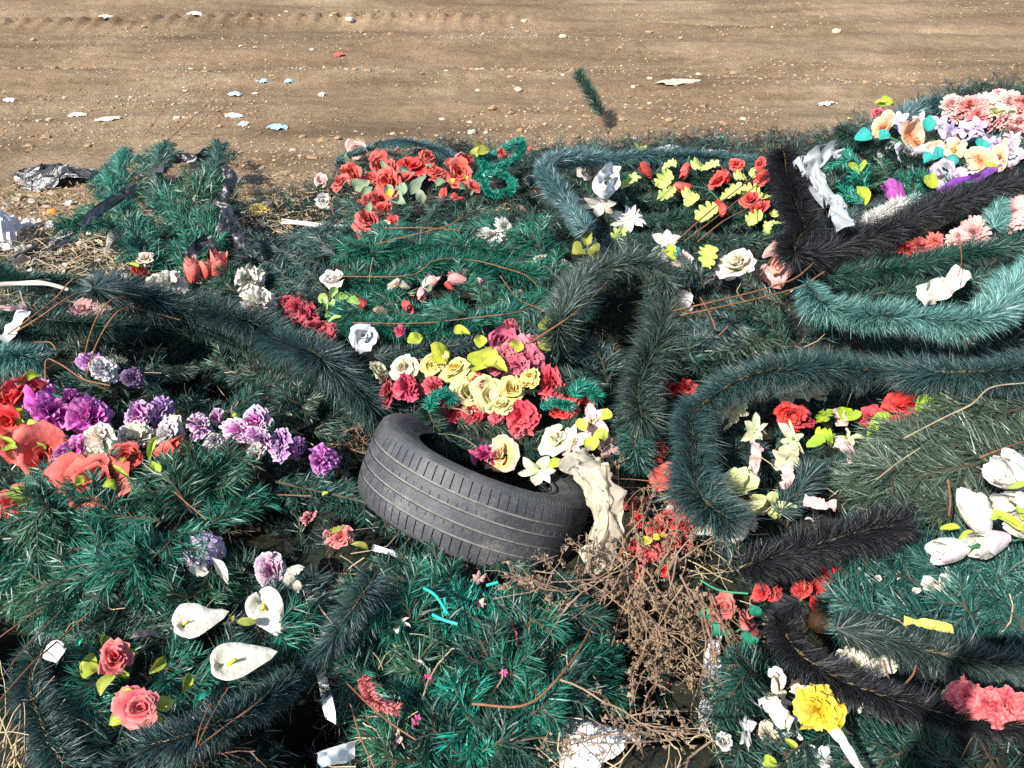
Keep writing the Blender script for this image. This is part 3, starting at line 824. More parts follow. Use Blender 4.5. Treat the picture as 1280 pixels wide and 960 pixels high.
def build_petal_litter():
    cols = [(.62, .06, .06), (.70, .66, .55), (.66, .24, .20), (.60, .55, .10), (.45, .10, .35), (.62, .60, .56), (.42, .55, .06), (.66, .42, .38), (.5, .46, .38), (.03, .40, .30)]
    m = MB()
    P_, px, py = on_heap(2600)
    w = vnoise(px / 70, py / 55) 
    keep = (rng.random(len(px)) < .16 + .7 * (w > .66)) 
    for p in P_[keep][:900]:
        c = cols[rng.integers(len(cols))]; s = rng.uniform(.008, .024)
        mm = MB(); flat_petal(mm, 1, .45, 0, .4, -.7, 5, 5, jit(c, .15), jit(c, .15), .3, .15, 3)
        v = np.concatenate(mm.v) * s
        q = Quaternion(Vector(rng.normal(size=3)).normalized(), rng.uniform(0, 1.4)) @ Quaternion((0, 0, 1), rng.random() * 6.28)
        v = v @ np.array(q.to_matrix()).T + p + np.array([0, 0, rng.uniform(.01, .07)])
        m.add(v, None, np.concatenate(mm.q), np.concatenate(mm.c))
    for _ in range(190):                                       # pale paper and film bits in the straw at the left
        p = at(rng.uniform(-30, 345), rng.uniform(245, 350), rng.uniform(0, .04)); c = [(.66, .62, .56), (.58, .56, .54), (.62, .52, .42), (.50, .44, .36), (.66, .64, .66)][rng.integers(5)]
        mm = MB(); flat_petal(mm, 1, .6, 0, .3 * rng.normal(), .6 * rng.normal(), 5, 5, jit(c, .12), jit(c, .12), .3, .25, 3)
        q = Quaternion(Vector(rng.normal(size=3)).normalized(), rng.uniform(0, .9)) @ Quaternion((0, 0, 1), rng.random() * 6.28)
        m.add(np.concatenate(mm.v) * rng.uniform(.012, .05) @ np.array(q.to_matrix()).T + p, None, np.concatenate(mm.q), np.concatenate(mm.c))
    o = m.build('petal_litter', M_PETAL, smooth=True, cols=True); o['kind'] = 'stuff'
    o['label'] = 'torn fabric petals scattered over the heap'; o['category'] = 'petal litter'

# ------------------------------------------------------------------ the tyre
def build_tyre():
    cx, cy = 594, 612
    s20, c20 = math.sin(math.radians(22)), math.cos(math.radians(22))
    tow = .10; k = math.sqrt(1 - tow * tow)
    p = at(cx, cy, .16)
    ax = nrm(RT * s20 * k + UP * c20 * k - FW * tow)
    ex = nrm(np.cross(ax, np.array([0, 1.0, 0]))); ey = np.cross(ax, ex)
    R0 = 285 * .5 * mpp(p) * 1.0; Wd = .215 * R0 / .305
    k_ = R0 / .305
    e = bpy.data.objects.new('car_tyre', None); COL.objects.link(e); e.empty_display_size = .1
    e.location = p; e['label'] = 'worn black car tyre lying tilted in the middle of the heap'; e['category'] = 'tyre'
    NT = 1920
    th = np.arange(NT) * 2 * math.pi / NT
    def surf(name, prof, mat, fn=None, parent=e):
        prof = np.asarray(prof); n = len(prof)
        r = prof[:, 0][:, None] + 0 * th[None]; z = prof[:, 1][:, None] + 0 * th[None]
        if fn is not None: r = r + fn(prof[:, 1][:, None], th[None])
        g = (r * np.cos(th))[..., None] * ex + (r * np.sin(th))[..., None] * ey + z[..., None] * ax
        m = MB(); m.grid(g * k_, wrap=True); return m.build(name, mat, parent, smooth=name != 'tread')
    # tread: crown, four grooves, sipes on the shoulders
    zs = np.sort(np.concatenate([np.linspace(-.092, .092, 93), *[np.array([z0 - .0030, z0 - .0023, z0 + .0023, z0 + .0030]) for z0 in (-.047, -.016, .016, .047)]]))
    rt = .305 - .0095 * np.abs(zs / .092)**3.2
    def tread(z, t):
        az = np.abs(z)
        g = np.zeros(np.broadcast(z, t).shape)
        for z0 in (-.047, -.016, .016, .047): g = np.where(np.abs(z - z0) < .0026, -.0055, g)
        period = 2 * math.pi / 80
        sip = np.abs(np.mod(t + .35 * (az - .05) * np.sign(z), period) - period / 2) < period * .040
        g = np.where((az > .051) & (az < .088) & sip, np.minimum(g, -.006), g)
        sip2 = np.abs(np.mod(t + period * .5 + z * .6, period) - period / 2) < period * .05
        g = np.where((az > .02) & (az < .030) & sip2, np.minimum(g, -.0020), g)
        return g
    mt, n, b, o = material('tread_rubber')
    f1 = noise(n, 10, 6, .7); f2 = noise(n, 160, 5, .7)
    tcn = n.nodes.new('ShaderNodeTexCoord').outputs['Object']
    c = ramp(n, f1, [(.30, (.030, .031, .035)), (.48, (.044, .046, .053)), (.60, (.066, .066, .070)), (.72, (.13, .118, .10))])
    d = ramp(n, f2, [(.3, (.7, .7, .7)), (.6, (1.05, 1.05, 1.05)), (.8, (1.9, 1.8, 1.65))])
    mx = n.nodes.new('ShaderNodeMix'); mx.data_type = 'RGBA'; mx.blend_type = 'MULTIPLY'; mx.inputs[0].default_value = 1
    n.links.new(c, mx.inputs[6]); n.links.new(d, mx.inputs[7]); n.links.new(mx.outputs[2], b.inputs['Base Color'])
    b.inputs['Roughness'].default_value = .58; b.inputs['Specular IOR Level'].default_value = .45
    bump(n, b, f2, .35, .0012)
    surf('tread', np.stack([rt, zs], 1), mt, tread)
    # dust lying in the grooves
    md = simple_mat('groove_dust', (.15, .142, .13), .95, 60, .4)
    for z0 in (-.047, -.016, .016, .047):
        surf('groove', [(.3002, z0 - .0028), (.3004, z0 + .0028)], md)
    ms, n, b, o = material('sidewall_rubber')
    f1 = noise(n, 14, 6, .7); f2 = noise(n, 200, 4, .7)
    c = ramp(n, f1, [(.30, (.040, .040, .042)), (.52, (.072, .071, .070)), (.72, (.13, .122, .11))])
    n.links.new(c, b.inputs['Base Color']); b.inputs['Roughness'].default_value = .62; bump(n, b, f2, .25, .001)
    t = np.linspace(0, 1, 26)
    def side(sg):
        r = .2955 - t * .103; z = .092 + .0105 * np.sin(math.pi * np.minimum(1, t * 1.15)**.8) - .012 * t**2
        z = z + .0012 * ((np.abs(t - .10) < .025) | (np.abs(t - .16) < .02)) + .0014 * (np.abs(t - .62) < .03) + .004 * (t > .90)
        a = np.stack([r, sg * z], 1)
        a = np.concatenate([[[.2965, sg * .0915]], a, [[.1905, sg * .080]]])
        return a[::sg]
    def ribs(z, t_):
        return np.where((np.abs(z) > .0925) & (np.abs(z) < .0985), .0012 * (np.mod(t_, 2 * math.pi / 160) < math.pi / 160), 0)
    surf('sidewall', side(1), ms, ribs); surf('sidewall', side(-1), ms, ribs)
    mi = simple_mat('inner_rubber', (.026, .025, .025), .8, 20, .4)
    surf('inner_liner', [(.1905, -.080), (.215, -.0855), (.255, -.083), (.278, -.07), (.287, -.04), (.289, 0), (.287, .04), (.278, .07), (.255, .083), (.215, .0855), (.1905, .080)], mi)

# ------------------------------------------------------------------ dry weeds
def weed_mesh(m, p, d, L, r, depth, seedy):
    n = max(5, int(L / .025)); q = [np.array(p)]; dd = nrm(d)
    for i in range(n):
        dd = nrm(dd + rng.normal(size=3) * .16 + np.array([0, 0, -.045])); q.append(q[-1] + dd * L / n)
    q = np.array(q); m.tube(q, np.linspace(r, r * .45, len(q)), 4)
    if depth > 0:
        for k in range(rng.integers(3, 7)):
            j = rng.integers(1, len(q) - 1)
            T = nrm(q[j + 1] - q[j])
            weed_mesh(m, q[j], T * .75 + rng.normal(size=3) * .55, L * rng.uniform(.18, .48), r * .6, depth - 1, seedy)
    else:
        for j in range(1, len(q)):
            for _ in range(seedy):
                if rng.random() < .6:
                    c = q[j] + rng.normal(size=3) * .003; s = rng.uniform(.0014, .0034)
                    v = c + rng.normal(size=(4, 3)) * s
                    m.add(v, [[0, 1, 2], [0, 2, 3], [0, 3, 1], [1, 3, 2]])
def build_weeds(label, roots, name='dry_weed', mat=None, depth=2, seedy=3, r=.0032, group='dry weeds pulled up on the heap', cat='dry weed'):
    m = MB()
    for (x0, y0, x1, y1, l0, l1) in roots:
        a = at(x0, y0, l0); b = at(x1, y1, l1)
        weed_mesh(m, a, b - a, np.linalg.norm(b - a), r, depth, seedy)
    return single(m.build(name, mat or M_WEED), name, label, cat, group)

def G(x, y):
    """dirt surface: soft ruts running across, tracked ridges, crumbs"""
    x = np.asarray(x, float); y = np.asarray(y, float)
    yy = y + .34 * fbm(x * .33, y * .12 + 3) * 2 + .05 * x + .03 * x * np.sin(x * .5)
    z = .035 * fbm(x * .8, y * .9, 3) + .022 * fbm(x * 3.5, y * 4.5, 4) + .016 * fbm(x * 14, y * 16, 3) + .010 * fbm(x * 37, y * 41, 2)
    for c, w, a in ((5.9, .20, .016), (6.35, .20, -.022), (6.75, .25, .026), (7.35, .22, -.026), (8.0, .3, .026), (8.9, .25, .04), (9.3, .22, -.035), (10.3, .3, .04), (10.9, .3, -.03)):
        z = z + a * np.exp(-((yy - c) / w)**2) * 1.7 * (.4 + vnoise(x * .5 + c * 7, 0 * x + c))
    band = np.exp(-((yy - 9.0) / .28)**2)
    z = z + band * .04 * sstep(1.5, -1.5, x) * (np.sin(x * 2 * math.pi / .19 + 2.5 * fbm(x * .8, y)) > .1) * (vnoise(x * 2, y * 6) > .25)
    band = np.exp(-((yy - 8.6) / .5)**2)
    z = z + band * .05 * np.maximum(0, fbm(x * 7, y * 8, 3)) * sstep(.35, .6, vnoise(x * .7 + 4, y * .6))
    far = sstep(22, 14, np.sqrt(x * x + (y - 5)**2))
    return z * far * sstep(1.5, 3.0, y)
def at(px, py, lift=0.0):
    d = ray(px, py)
    def f(t):
        p = CP + np.multiply.outer(t, d)
        return p[..., 2] - (np.maximum(H(p[..., 0], p[..., 1]), G(p[..., 0], p[..., 1])) + lift)
    v = f(_T)
    i = int(np.argmax(v < 0))
    if v[i] >= 0: i = len(_T) - 1
    w_ = (_T[max(i - 1, 0)], _T[i]); n = 16
    for _ in range(2):
        T_ = np.linspace(w_[0], w_[1], n)
        v = f(T_); j = int(np.argmax(v < 0))
        if v[j] >= 0: j = n - 1
        w_ = (T_[max(j - 1, 0)], T_[j])
    a = w_[0]
    return CP + d * a
# ------------------------------------------------------------------ build the place
build_ground(); build_mound(); build_needle_litter(); build_straw(); build_chips(); build_petal_litter(); build_tyre()

RED = (.62, .022, .022); CORAL = (.68, .105, .080); CORALD = (.50, .075, .065); ROSEPINK = (.66, .13, .17); CRIMSON = (.55, .03, .06)
MAUVE = (.42, .07, .13); WHITE = (.72, .69, .62); CREAM = (.70, .62, .46); YELLOW = (.76, .60, .13); PALEYEL = (.74, .66, .30); PALELIME = (.62, .66, .34)
PURPLE = (.44, .06, .37); LILAC = (.50, .38, .62); PEACH = (.78, .60, .42); PINK = (.72, .34, .34); PALEPINK = (.70, .46, .44); MAGENTA = (.60, .05, .26)
GREYROSE = (.52, .47, .43); ORANGE = (.72, .16, .03); DARKRED = (.30, .02, .02)
GW = 'wreaths thrown on the heap'

# --- far left: upright fir sprays with a black ribbon
t = Thing('wreath', 'bright green fir spray wreath standing up with black satin ribbon, beside the bare dirt', 'wreath', 215, 300, GW)
for b in [(215, 335, 190, 178, 34), (235, 330, 222, 170, 32), (255, 330, 260, 172, 34), (270, 335, 286, 190, 30), (200, 320, 160, 200, 34), (240, 300, 240, 210, 34),
          (180, 300, 138, 222, 34), (160, 300, 100, 268, 28), (140, 285, 82, 275, 22), (260, 345, 292, 245, 30), (230, 340, 212, 235, 34), (250, 350, 268, 265, 34), (200, 345, 178, 265, 34), (225, 355, 245, 290, 40), (150, 270, 128, 240, 20)]:
    t.branch((b[0] + rng.uniform(-14, 14), b[1], b[2] + rng.uniform(-16, 16), b[3] + rng.uniform(-14, 14)), b[4] * 1.15, 'emerald', 8, .060, 760, lift=(.05, rng.uniform(.08, .18)), nw=.0032, flat=.9)
for pts in ([(165, 232), (150, 245), (125, 262), (105, 280)], [(205, 200), (230, 197), (248, 200), (262, 190), (276, 200)], [(278, 212), (290, 222), (284, 240), (276, 248)],
            [(268, 255), (284, 262), (280, 280), (274, 290)], [(290, 275), (297, 292), (299, 308)], [(236, 322), (256, 300), (268, 312), (262, 325)], [(195, 215), (205, 206), (215, 202)]):
    t.ribbon(pts, 16, M_BLACKRIB, .20, crump=.5)
t.flower('rose', 295, 302, 18, CORALD, None, .1)

# --- far middle: coral rose wreath with a ring garland
t = Thing('wreath', 'coral red rose wreath with a faded dark ring garland arching behind the roses', 'wreath', 500, 270, GW)
t.garland([(420, 200), (445, 190), (475, 181), (512, 178), (545, 185), (566, 200)], 9, 'slate_green', .09, dens=3600, width=.003)
t.garland([(425, 205), (470, 212), (520, 214), (560, 212)], 10, 'deep_green', .04, width=.003)
for b in [(470, 300, 430, 250, 30), (520, 300, 560, 245, 34), (560, 290, 620, 262, 34), (500, 300, 500, 250, 30), (600, 300, 650, 262, 36), (620, 310, 690, 268, 34), (560, 310, 640, 305, 34), (480, 310, 440, 285, 30)]:
    t.branch(b[:4], b[4], 'deep_green', 6, .05, 640, lift=(.05, .10), nw=.003)
for px, py, s, c in [(438, 216, 36, CORAL), (425, 228, 26, CORALD), (478, 206, 34, CORALD), (516, 205, 36, RED), (486, 226, 38, CORAL), (505, 222, 28, CORALD), (546, 216, 34, CORAL), (575, 217, 36, CORAL), (545, 222, 24, CORALD),
                     (466, 252, 44, CORALD), (460, 277, 44, CORALD), (479, 262, 30, CORAL), (535, 197, 22, CORALD), (490, 277, 18, RED), (592, 232, 22, CORALD)]:
    t.flower('rose', px, py, s, c, sc(c, 1.15), .14, leaves=random.choice((0, 3)), lc=GREYLEAF)
for px, py in ((553, 245), (571, 245)): t.flower('broad', px, py, 24, RED, (.66, .06, .05), .12)
for px, py, s, c in [(446, 186, 26, PALEPINK), (401, 228, 22, PALEPINK), (405, 252, 16, WHITE), (478, 288, 26, CREAM), (522, 306, 14, RED), (568, 290, 14, CORAL), (575, 200, 16, PINK)]:
    t.flower('open_rose', px, py, s, c, None, .10)
for px, py, s, a in [(450, 232, 24, 220), (460, 240, 24, 240), (500, 235, 26, 100), (520, 238, 28, 60), (525, 248, 22, -50), (550, 230, 24, 200), (580, 232, 22, 30), (500, 250, 24, 140), (485, 240, 20, 280), (510, 215, 24, 40), (560, 205, 18, 10)]:
    t.leaf(px, py, s, a, GREYLEAF, 'oval', .13)
for px, py in ((565, 225), (583, 222), (487, 240)): t.leaf(px, py, 14, 100, (.55, .50, .06), 'oval', .17)

t = Thing('tinsel_bow', 'curly bright emerald tinsel bow standing at the far edge of the heap', 'tinsel bow', 622, 240)
for pts in ([(597, 205), (615, 195), (635, 183), (652, 176), (650, 190), (640, 204)], [(592, 190), (602, 198), (606, 212), (598, 222)], [(605, 222), (622, 216), (640, 225), (640, 238), (622, 240)], [(606, 226), (612, 240), (628, 244)], [(600, 212), (625, 208), (645, 196)]):
    t.garland(pts, 8, 'emerald_bright', .15, wire=False, name='tinsel_curl', dens=3400, width=.0036, gap=0)
t.flower('rose', 627, 191, 13, CORAL, None, .22)
for px, py, a in ((592, 188, 130), (598, 185, 60), (604, 190, 20)): t.leaf(px, py, 20, a, OLIVE, 'oval', .2)

# --- far right of middle: big frosted wreath with red tulips
t = Thing('wreath', 'big oval wreath with frosted slate green rim, red tulips and lime lobed leaves', 'wreath', 800, 290, GW)
t.garland([(738, 288), (715, 262), (694, 236), (682, 212), (690, 198), (715, 196), (745, 198)], 19, 'slate_green', .26, dens=6500, gap=.2, width=.0026)
t.garland([(745, 200), (790, 196), (840, 198), (890, 200), (945, 205)], 15, 'slate_green', .09, dens=5200, gap=.3, width=.0026)
for pts in ([(730, 248), (790, 250), (850, 252), (930, 250), (980, 252)], [(755, 275), (820, 274), (890, 272), (975, 280)], [(750, 298), (830, 300), (910, 300), (985, 302)], [(760, 222), (830, 222), (900, 225), (960, 225)]):
    t.garland(pts, 16, 'deep_green', .06, dens=4200, width=.0027)
for px, py, s, sp in [(809, 216, 23, 8), (857, 212, 22, 175), (855, 235, 26, 175), (905, 221, 24, 200), (898, 224, 26, 150), (920, 206, 24, 60), (901, 260, 27, 185), (938, 250, 26, 120), (948, 263, 28, 90), (952, 222, 22, 40), (950, 205, 18, 60)]:
    t.flower('tulip' if sp > 150 or sp == 8 else 'rose', px, py, s, RED if px > 890 else (.60, .09, .085), CORAL, .15, leaves=0, tilt=(-.5, .1))
for px, py, s, a in [(790, 226, 30, 205), (828, 224, 32, 215), (830, 243, 32, 195), (862, 245, 32, 20), (862, 250, 26, 190), (880, 265, 38, 195), (872, 208, 30, 20), (890, 208, 28, 170), (918, 240, 36, 190), (935, 236, 30, 150), (940, 272, 28, 190), (925, 222, 26, 10), (975, 280, 26, 0), (955, 245, 24, 20),
                     (770, 295, 34, 215), (882, 322, 38, 240), (940, 215, 20, 90), (838, 206, 26, 170), (966, 268, 24, 100), (960, 285, 26, 250)]:
    t.leaf(px, py, s, a, LIME_PALE if py < 300 else (.46, .62, .12), 'lobed', .14, ratio=.34)
t.leaf(802, 184, 22, 110, LIME, 'oval', .12); t.leaf(780, 222, 20, 30, LEAFGREEN, 'narrow', .14)
t.flower('rose', 735, 219, 40, GREYROSE, (.60, .55, .50), .20, tilt=(-.1, .1))
t.ribbon([(765, 205), (755, 218), (748, 232), (758, 240), (768, 228), (766, 215), (770, 205)], 18, M_WHITE, .24, crump=.6)
t.flower('lily', 748, 258, 40, WHITE, CREAM, .20, tilt=(-.1, -.5), center=None)
t.flower('daisy', 787, 270, 48, WHITE, (.74, .71, .64), .16, center=(.70, .58, .42))
t.flower('lily', 742, 312, 46, WHITE, WHITE, .16)
for a in (90, 200, 330): t.leaf(734 + 11 * math.cos(math.radians(a)), 310 - 10 * math.sin(math.radians(a)), 24, a, OLIVE, 'oval', .21, ratio=.5)
t.flower('lily', 831, 304, 42, WHITE, CREAM, .14)
t.flower('open_rose', 826, 333, 44, WHITE, WHITE, .15, tilt=(.2, -.3)); t.flower('open_rose', 852, 327, 26, PALEPINK, WHITE, .13)
t.leaf(836, 318, 30, -60, LIME, 'oval', .15); t.leaf(846, 316, 14, 10, TEAL, 'oval', .15); t.leaf(840, 365, 24, -60, OLIVE, 'oval', .12)
t.flower('rose', 921, 331, 46, CREAM, WHITE, .16, tilt=(-.1, 0)); t.flower('open_rose', 972, 331, 50, PALEPINK, (.66, .20, .18), .15)
for i, px in enumerate((676, 690, 704)): t.flower('carnation', px, 328 + 3 * i, 22, WHITE, CREAM, .10)

# --- upper right: black fir wreath with silver ribbon
t = Thing('wreath', 'black fir garland wreath holding a crumpled silver ribbon and a purple flower', 'wreath', 1040, 290, GW)
t.garland([(972, 190), (980, 222), (993, 255), (1002, 290), (1000, 320)], 30, 'black_fir', .23, dens=5400, width=.0026)
t.garland([(1000, 322), (1050, 302), (1110, 282), (1170, 258), (1230, 238), (1300, 215)], 27, 'black_fir', .22, dens=5600, width=.0026)
t.garland([(1050, 160), (1100, 185), (1150, 200), (1215, 210)], 20, 'deep_green', .12, width=.0028)
t.garland([(1010, 245), (1060, 232), (1120, 225), (1190, 228)], 17, 'deep_green', .07, width=.0028)
t.garland([(1030, 285), (1080, 265), (1140, 250)], 17, 'blue_green', .07, width=.0028)
for b in [(1075, 215, 1040, 200, 26), (1085, 240, 1060, 225, 24), (1080, 255, 1058, 242, 26), (1150, 255, 1135, 222, 28), (1160, 240, 1155, 222, 24), (1120, 225, 1100, 200, 26), (1230, 225, 1205, 205, 24), (1190, 240, 1212, 232, 20)]:
    t.branch(b[:4], b[4], 'emerald_bright' if b[0] < 1090 else 'emerald', 5, .05, 560, lift=(.10, .16), nw=.0036)
t.ribbon([(1046, 190), (1030, 196), (1012, 202), (1000, 205), (1018, 215), (1026, 232), (1030, 245), (1044, 255), (1052, 272), (1058, 285)], 22, M_SILVER, .30, crump=1.3, folds=15, nv=13)
t.flower('tulip', 1120, 243, 40, PURPLE, (.45, .10, .50), .16, tilt=(.4, .3), spin=120)
t.ribbon([(1175, 240), (1195, 228), (1220, 222), (1250, 205)], 12, M_PURPRIB, .18)
for px, py, s, a in [(1072, 210, 30, 80), (1078, 240, 26, 40), (1080, 250, 22, -70), (1166, 228, 32, 85), (1240, 212, 24, 20)]: t.leaf(px, py, s, a, LIME, 'oval', .18)
t.garland([(1082, 280), (1108, 268), (1128, 258)], 16, 'white_tinsel', .17, wire=False, name='white_tinsel', width=.003, gap=0)
t.garland([(1128, 258), (1145, 248)], 11, 'turquoise', .17, wire=False, name='tinsel_tip', width=.003, gap=0)
for px, py, s in [(1178, 218, 34), (1195, 222, 30), (1262, 190, 30)]: t.flower('open_rose', px, py, s, (.60, .55, .64), LILAC, .16)

# --- far top right: hibiscus and lilac wreath, carnations behind
t = Thing('wreath', 'wreath of peach hibiscus, lilac petals and teal leaves at the far edge', 'wreath', 1160, 185, GW)
t.garland([(1095, 170), (1140, 140), (1175, 130), (1215, 150)], 20, 'slate_green', .10, dens=4600, width=.0032)
t.garland([(1195, 190), (1240, 180), (1300, 172)], 22, 'slate_green', .08, dens=4600, width=.0032)
t.garland([(1090, 180), (1150, 185), (1230, 200)], 20, 'deep_green', .05, width=.003)
for px, py, s in [(1102, 156, 36), (1145, 173, 46), (1194, 184, 42), (1224, 198, 36)]: t.flower('broad', px, py, s, ORANGE if s != 42 else (.72, .42, .22), PEACH, .20, center=(.7, .30, .08))
for px, py, s in [(1127, 150, 30), (1176, 156, 34), (1192, 162, 32), (1208, 158, 32), (1222, 160, 30), (1238, 168, 34), (1212, 170, 28), (1234, 182, 24)]: t.flower('orchid', px, py, s, (.42, .30, .58), (.62, .54, .70), .19)
for px, py, s, a in [(1082, 168, 34, 190), (1106, 172, 32, -10), (1160, 156, 32, 70), (1132, 160, 26, 40), (1176, 190, 34, 220), (1228, 180, 30, 60), (1160, 200, 30, 200), (1190, 205, 26, 150)]: t.leaf(px, py, s * .74, a, TEAL, 'oval', .17, ratio=.42)
for px, py, s in [(1130, 194, 30), (1150, 196, 34), (1172, 200, 28)]: t.flower('open_rose', px, py, s, (.60, .55, .62), (.62, .58, .66), .15)
for px, py, s in [(1166, 186, 26), (1250, 196, 28), (1262, 180, 24)]: t.flower('broad', px, py, s, (.72, .36, .2), PEACH, .17, center=(.7, .30, .08))
for px, py, s in [(1150, 150, 24), (1250, 176, 24), (1266, 168, 24)]: t.flower('orchid', px, py, s, (.42, .30, .58), (.64, .56, .72), .20)
for px, py, s in [(1110, 184, 28), (1205, 212, 30), (1232, 206, 28), (1165, 208, 26)]: t.flower('open_rose', px, py, s, (.62, .58, .64), WHITE, .14)
t.flower('rose', 1098, 142, 22, ROSEPINK, None, .16); t.leaf(1110, 130, 22, 10, LIME, 'oval', .16); t.leaf(1102, 128, 18, 150, LIME, 'oval', .16)

t = Thing('carnation_row', 'row of pink, red and cream carnations on the farthest wreath rim', 'wreath', 1240, 160, GW)
t.garland([(1185, 140), (1230, 140), (1300, 150)], 16, 'deep_green', .08, width=.003)
for px, py, s, c, c1 in [(1192, 131, 30, PINK, PALEPINK), (1214, 132, 32, CORAL, PINK), (1232, 128, 30, PALEPINK, CREAM), (1226, 144, 32, CORAL, PINK), (1250, 136, 34, PALELIME, CREAM), (1262, 128, 30, PINK, PALEPINK), (1245, 152, 34, (.6, .16, .16), PALEPINK), (1272, 150, 40, PINK, PALEPINK), (1283, 132, 34, CORAL, PINK), (1270, 162, 28, (.6, .2, .2), PALEPINK)]:
    t.flower('chrysanthemum' if s < 34 else 'carnation', px, py, s, c, c1, .18)

# --- right: stacked garlands
t = Thing('garland_strand', 'dark emerald garland strand lying between the black and the turquoise garlands', 'garland', 1150, 340, 'long garland strands')
t.garland([(1030, 352), (1080, 340), (1130, 335), (1180, 325), (1230, 312), (1300, 298)], 27, 'emerald_dark', .15, dens=5200, name='needles')
t.garland([(1060, 372), (1120, 365), (1200, 352), (1300, 325)], 22, 'deep_green', .08, name='needles')
t = Thing('carnation_strand', 'pale pink and red carnations with a teal tinsel tuft, under the black garland', 'carnation strand', 1220, 300)
for px, py, s, c in [(1215, 291, 40, PINK), (1196, 296, 36, PINK), (1265, 268, 44, PALEPINK), (1285, 262, 40, PALEPINK), (1150, 306, 28, CORALD), (1135, 310, 26, RED), (1170, 300, 26, CORAL)]: t.flower('chrysanthemum', px, py, s, c, PALEPINK if s > 30 else c, .15)
t.garland([(1240, 282), (1245, 265), (1252, 255)], 18, 'turquoise', .17, wire=False, name='tinsel_tuft', gap=0, width=.003)
t = Thing('garland_strand', 'thick pale turquoise garland strand curving up at the frame edge', 'garland', 1130, 400, 'long garland strands')
t.garland([(1003, 356), (1025, 382), (1060, 392), (1105, 396), (1150, 400), (1195, 402), (1232, 392), (1258, 368), (1300, 332)], 32, 'turquoise', .23, dens=7600, name='needles', gap=.35, width=.0027)
t = Thing('paper_sheet', 'crumpled grey white paper sheet between the emerald and turquoise garlands', 'paper', 1180, 360)
t.e.location = at(1180, 360, .1); t.loc = at(1180, 360, .1)
t.ribbon([(1150, 372), (1172, 362), (1195, 350), (1205, 340)], 30, M_CARD, .15, name='sheet', crump=.4)

t = Thing('wreath', 'wreath with a long blue green garland arch over red roses and cream lilies', 'wreath', 1040, 560, GW)
t.garland([(1310, 458), (1240, 462), (1170, 462), (1110, 462), (1050, 462), (990, 462), (940, 470), (900, 490), (872, 520), (860, 560), (862, 600), (878, 630), (905, 648)], 33, 'blue_green', .24, dens=6600, gap=.45)
t.garland([(970, 545), (1000, 555), (1040, 590), (1080, 600)], 26, 'deep_green', .05); t.garland([(900, 570), (935, 560), (960, 585)], 26, 'blue_green', .06)
t.garland([(975, 640), (1005, 605), (1010, 585)], 28, 'blue_green', .10); t.garland([(1030, 600), (1060, 580), (1100, 590)], 26, 'deep_green', .05)
for px, py, s, c in [(1000, 521, 44, CRIMSON), (988, 518, 34, RED), (1084, 521, 28, CRIMSON), (1128, 507, 48, RED), (1211, 482, 54, RED), (1192, 486, 36, CRIMSON)]: t.flower('rose', px, py, s, c, sc(c, 1.1), .14, tilt=(0, -.25))
for px, py, s in [(985, 492, 50), (1015, 484, 44), (1160, 490, 46), (1130, 484, 36), (955, 484, 30)]: t.flower('poinsettia', px, py, s, (.56, .55, .40), PALELIME, .14, tilt=(0, -.6))
for px, py, s in [(920, 516, 46), (944, 538, 40), (990, 548, 52), (985, 575, 46), (1062, 546, 44)]: t.flower('lily', px, py, s, (.60, .62, .36), (.66, .66, .44), .14, tilt=(0, -.5))
for px, py, s, a in [(1030, 545, 34, -30), (1022, 552, 28, 200), (1105, 532, 46, 20), (1092, 545, 36, 190), (1178, 502, 56, 15), (1205, 500, 40, -5), (1030, 520, 34, 90), (1060, 520, 26, 60), (1098, 552, 24, 240), (1160, 508, 40, 200), (1120, 540, 30, 250)]: t.leaf(px, py, s, a, (.36, .56, .04), random.choice(('oval', 'lobed')), .13, ratio=.45)
t.flower('open_rose', 922, 610, 62, PALELIME, (.66, .70, .30), .16, tilt=(-.2, -.1), leaves=3, lc=LIME_PALE); t.flower('poinsettia', 966, 638, 52, PALELIME, (.62, .72, .22), .12, tilt=(.2, -.5))
for pts in ([(1045, 510), (1050, 520), (1053, 532)], [(948, 555), (944, 575), (940, 595)], [(1045, 550), (1060, 562), (1068, 575)], [(985, 580), (984, 600), (978, 612)], [(1005, 625), (1025, 630), (1045, 632)]):
    t.ribbon(pts, 16, simple_mat('faded_pink_satin', (.56, .36, .33), .6, 20, .25), .12, crump=.5)

t = Thing('wreath', 'faded grey green fir mass with bare straw stems, right of the cream lilies', 'wreath', 1180, 570, GW)
for b in [(1290, 470, 1130, 560, 60), (1290, 520, 1120, 600, 60), (1300, 560, 1160, 620, 56), (1240, 540, 1100, 585, 52), (1250, 500, 1180, 540, 60), (1300, 500, 1210, 590, 60), (1220, 580, 1090, 625, 50), (1290, 480, 1230, 520, 56), (1180, 560, 1090, 560, 44), (1260, 590, 1170, 640, 50), (1120, 590, 1075, 610, 44), (1300, 540, 1240, 600, 50)]:
    t.branch(b[:4], b[4], 'grey_green', 7, .072, 1000, lift=(.15, .12), nw=.0022)
t.wire([(1290, 478), (1240, 484), (1215, 505), (1180, 522), (1130, 548)], 1.3, M_STRAW, .24, name='straw_stem'); t.wire([(1150, 560), (1120, 580), (1095, 600)], .9, M_STRAW, .2, name='straw_stem')

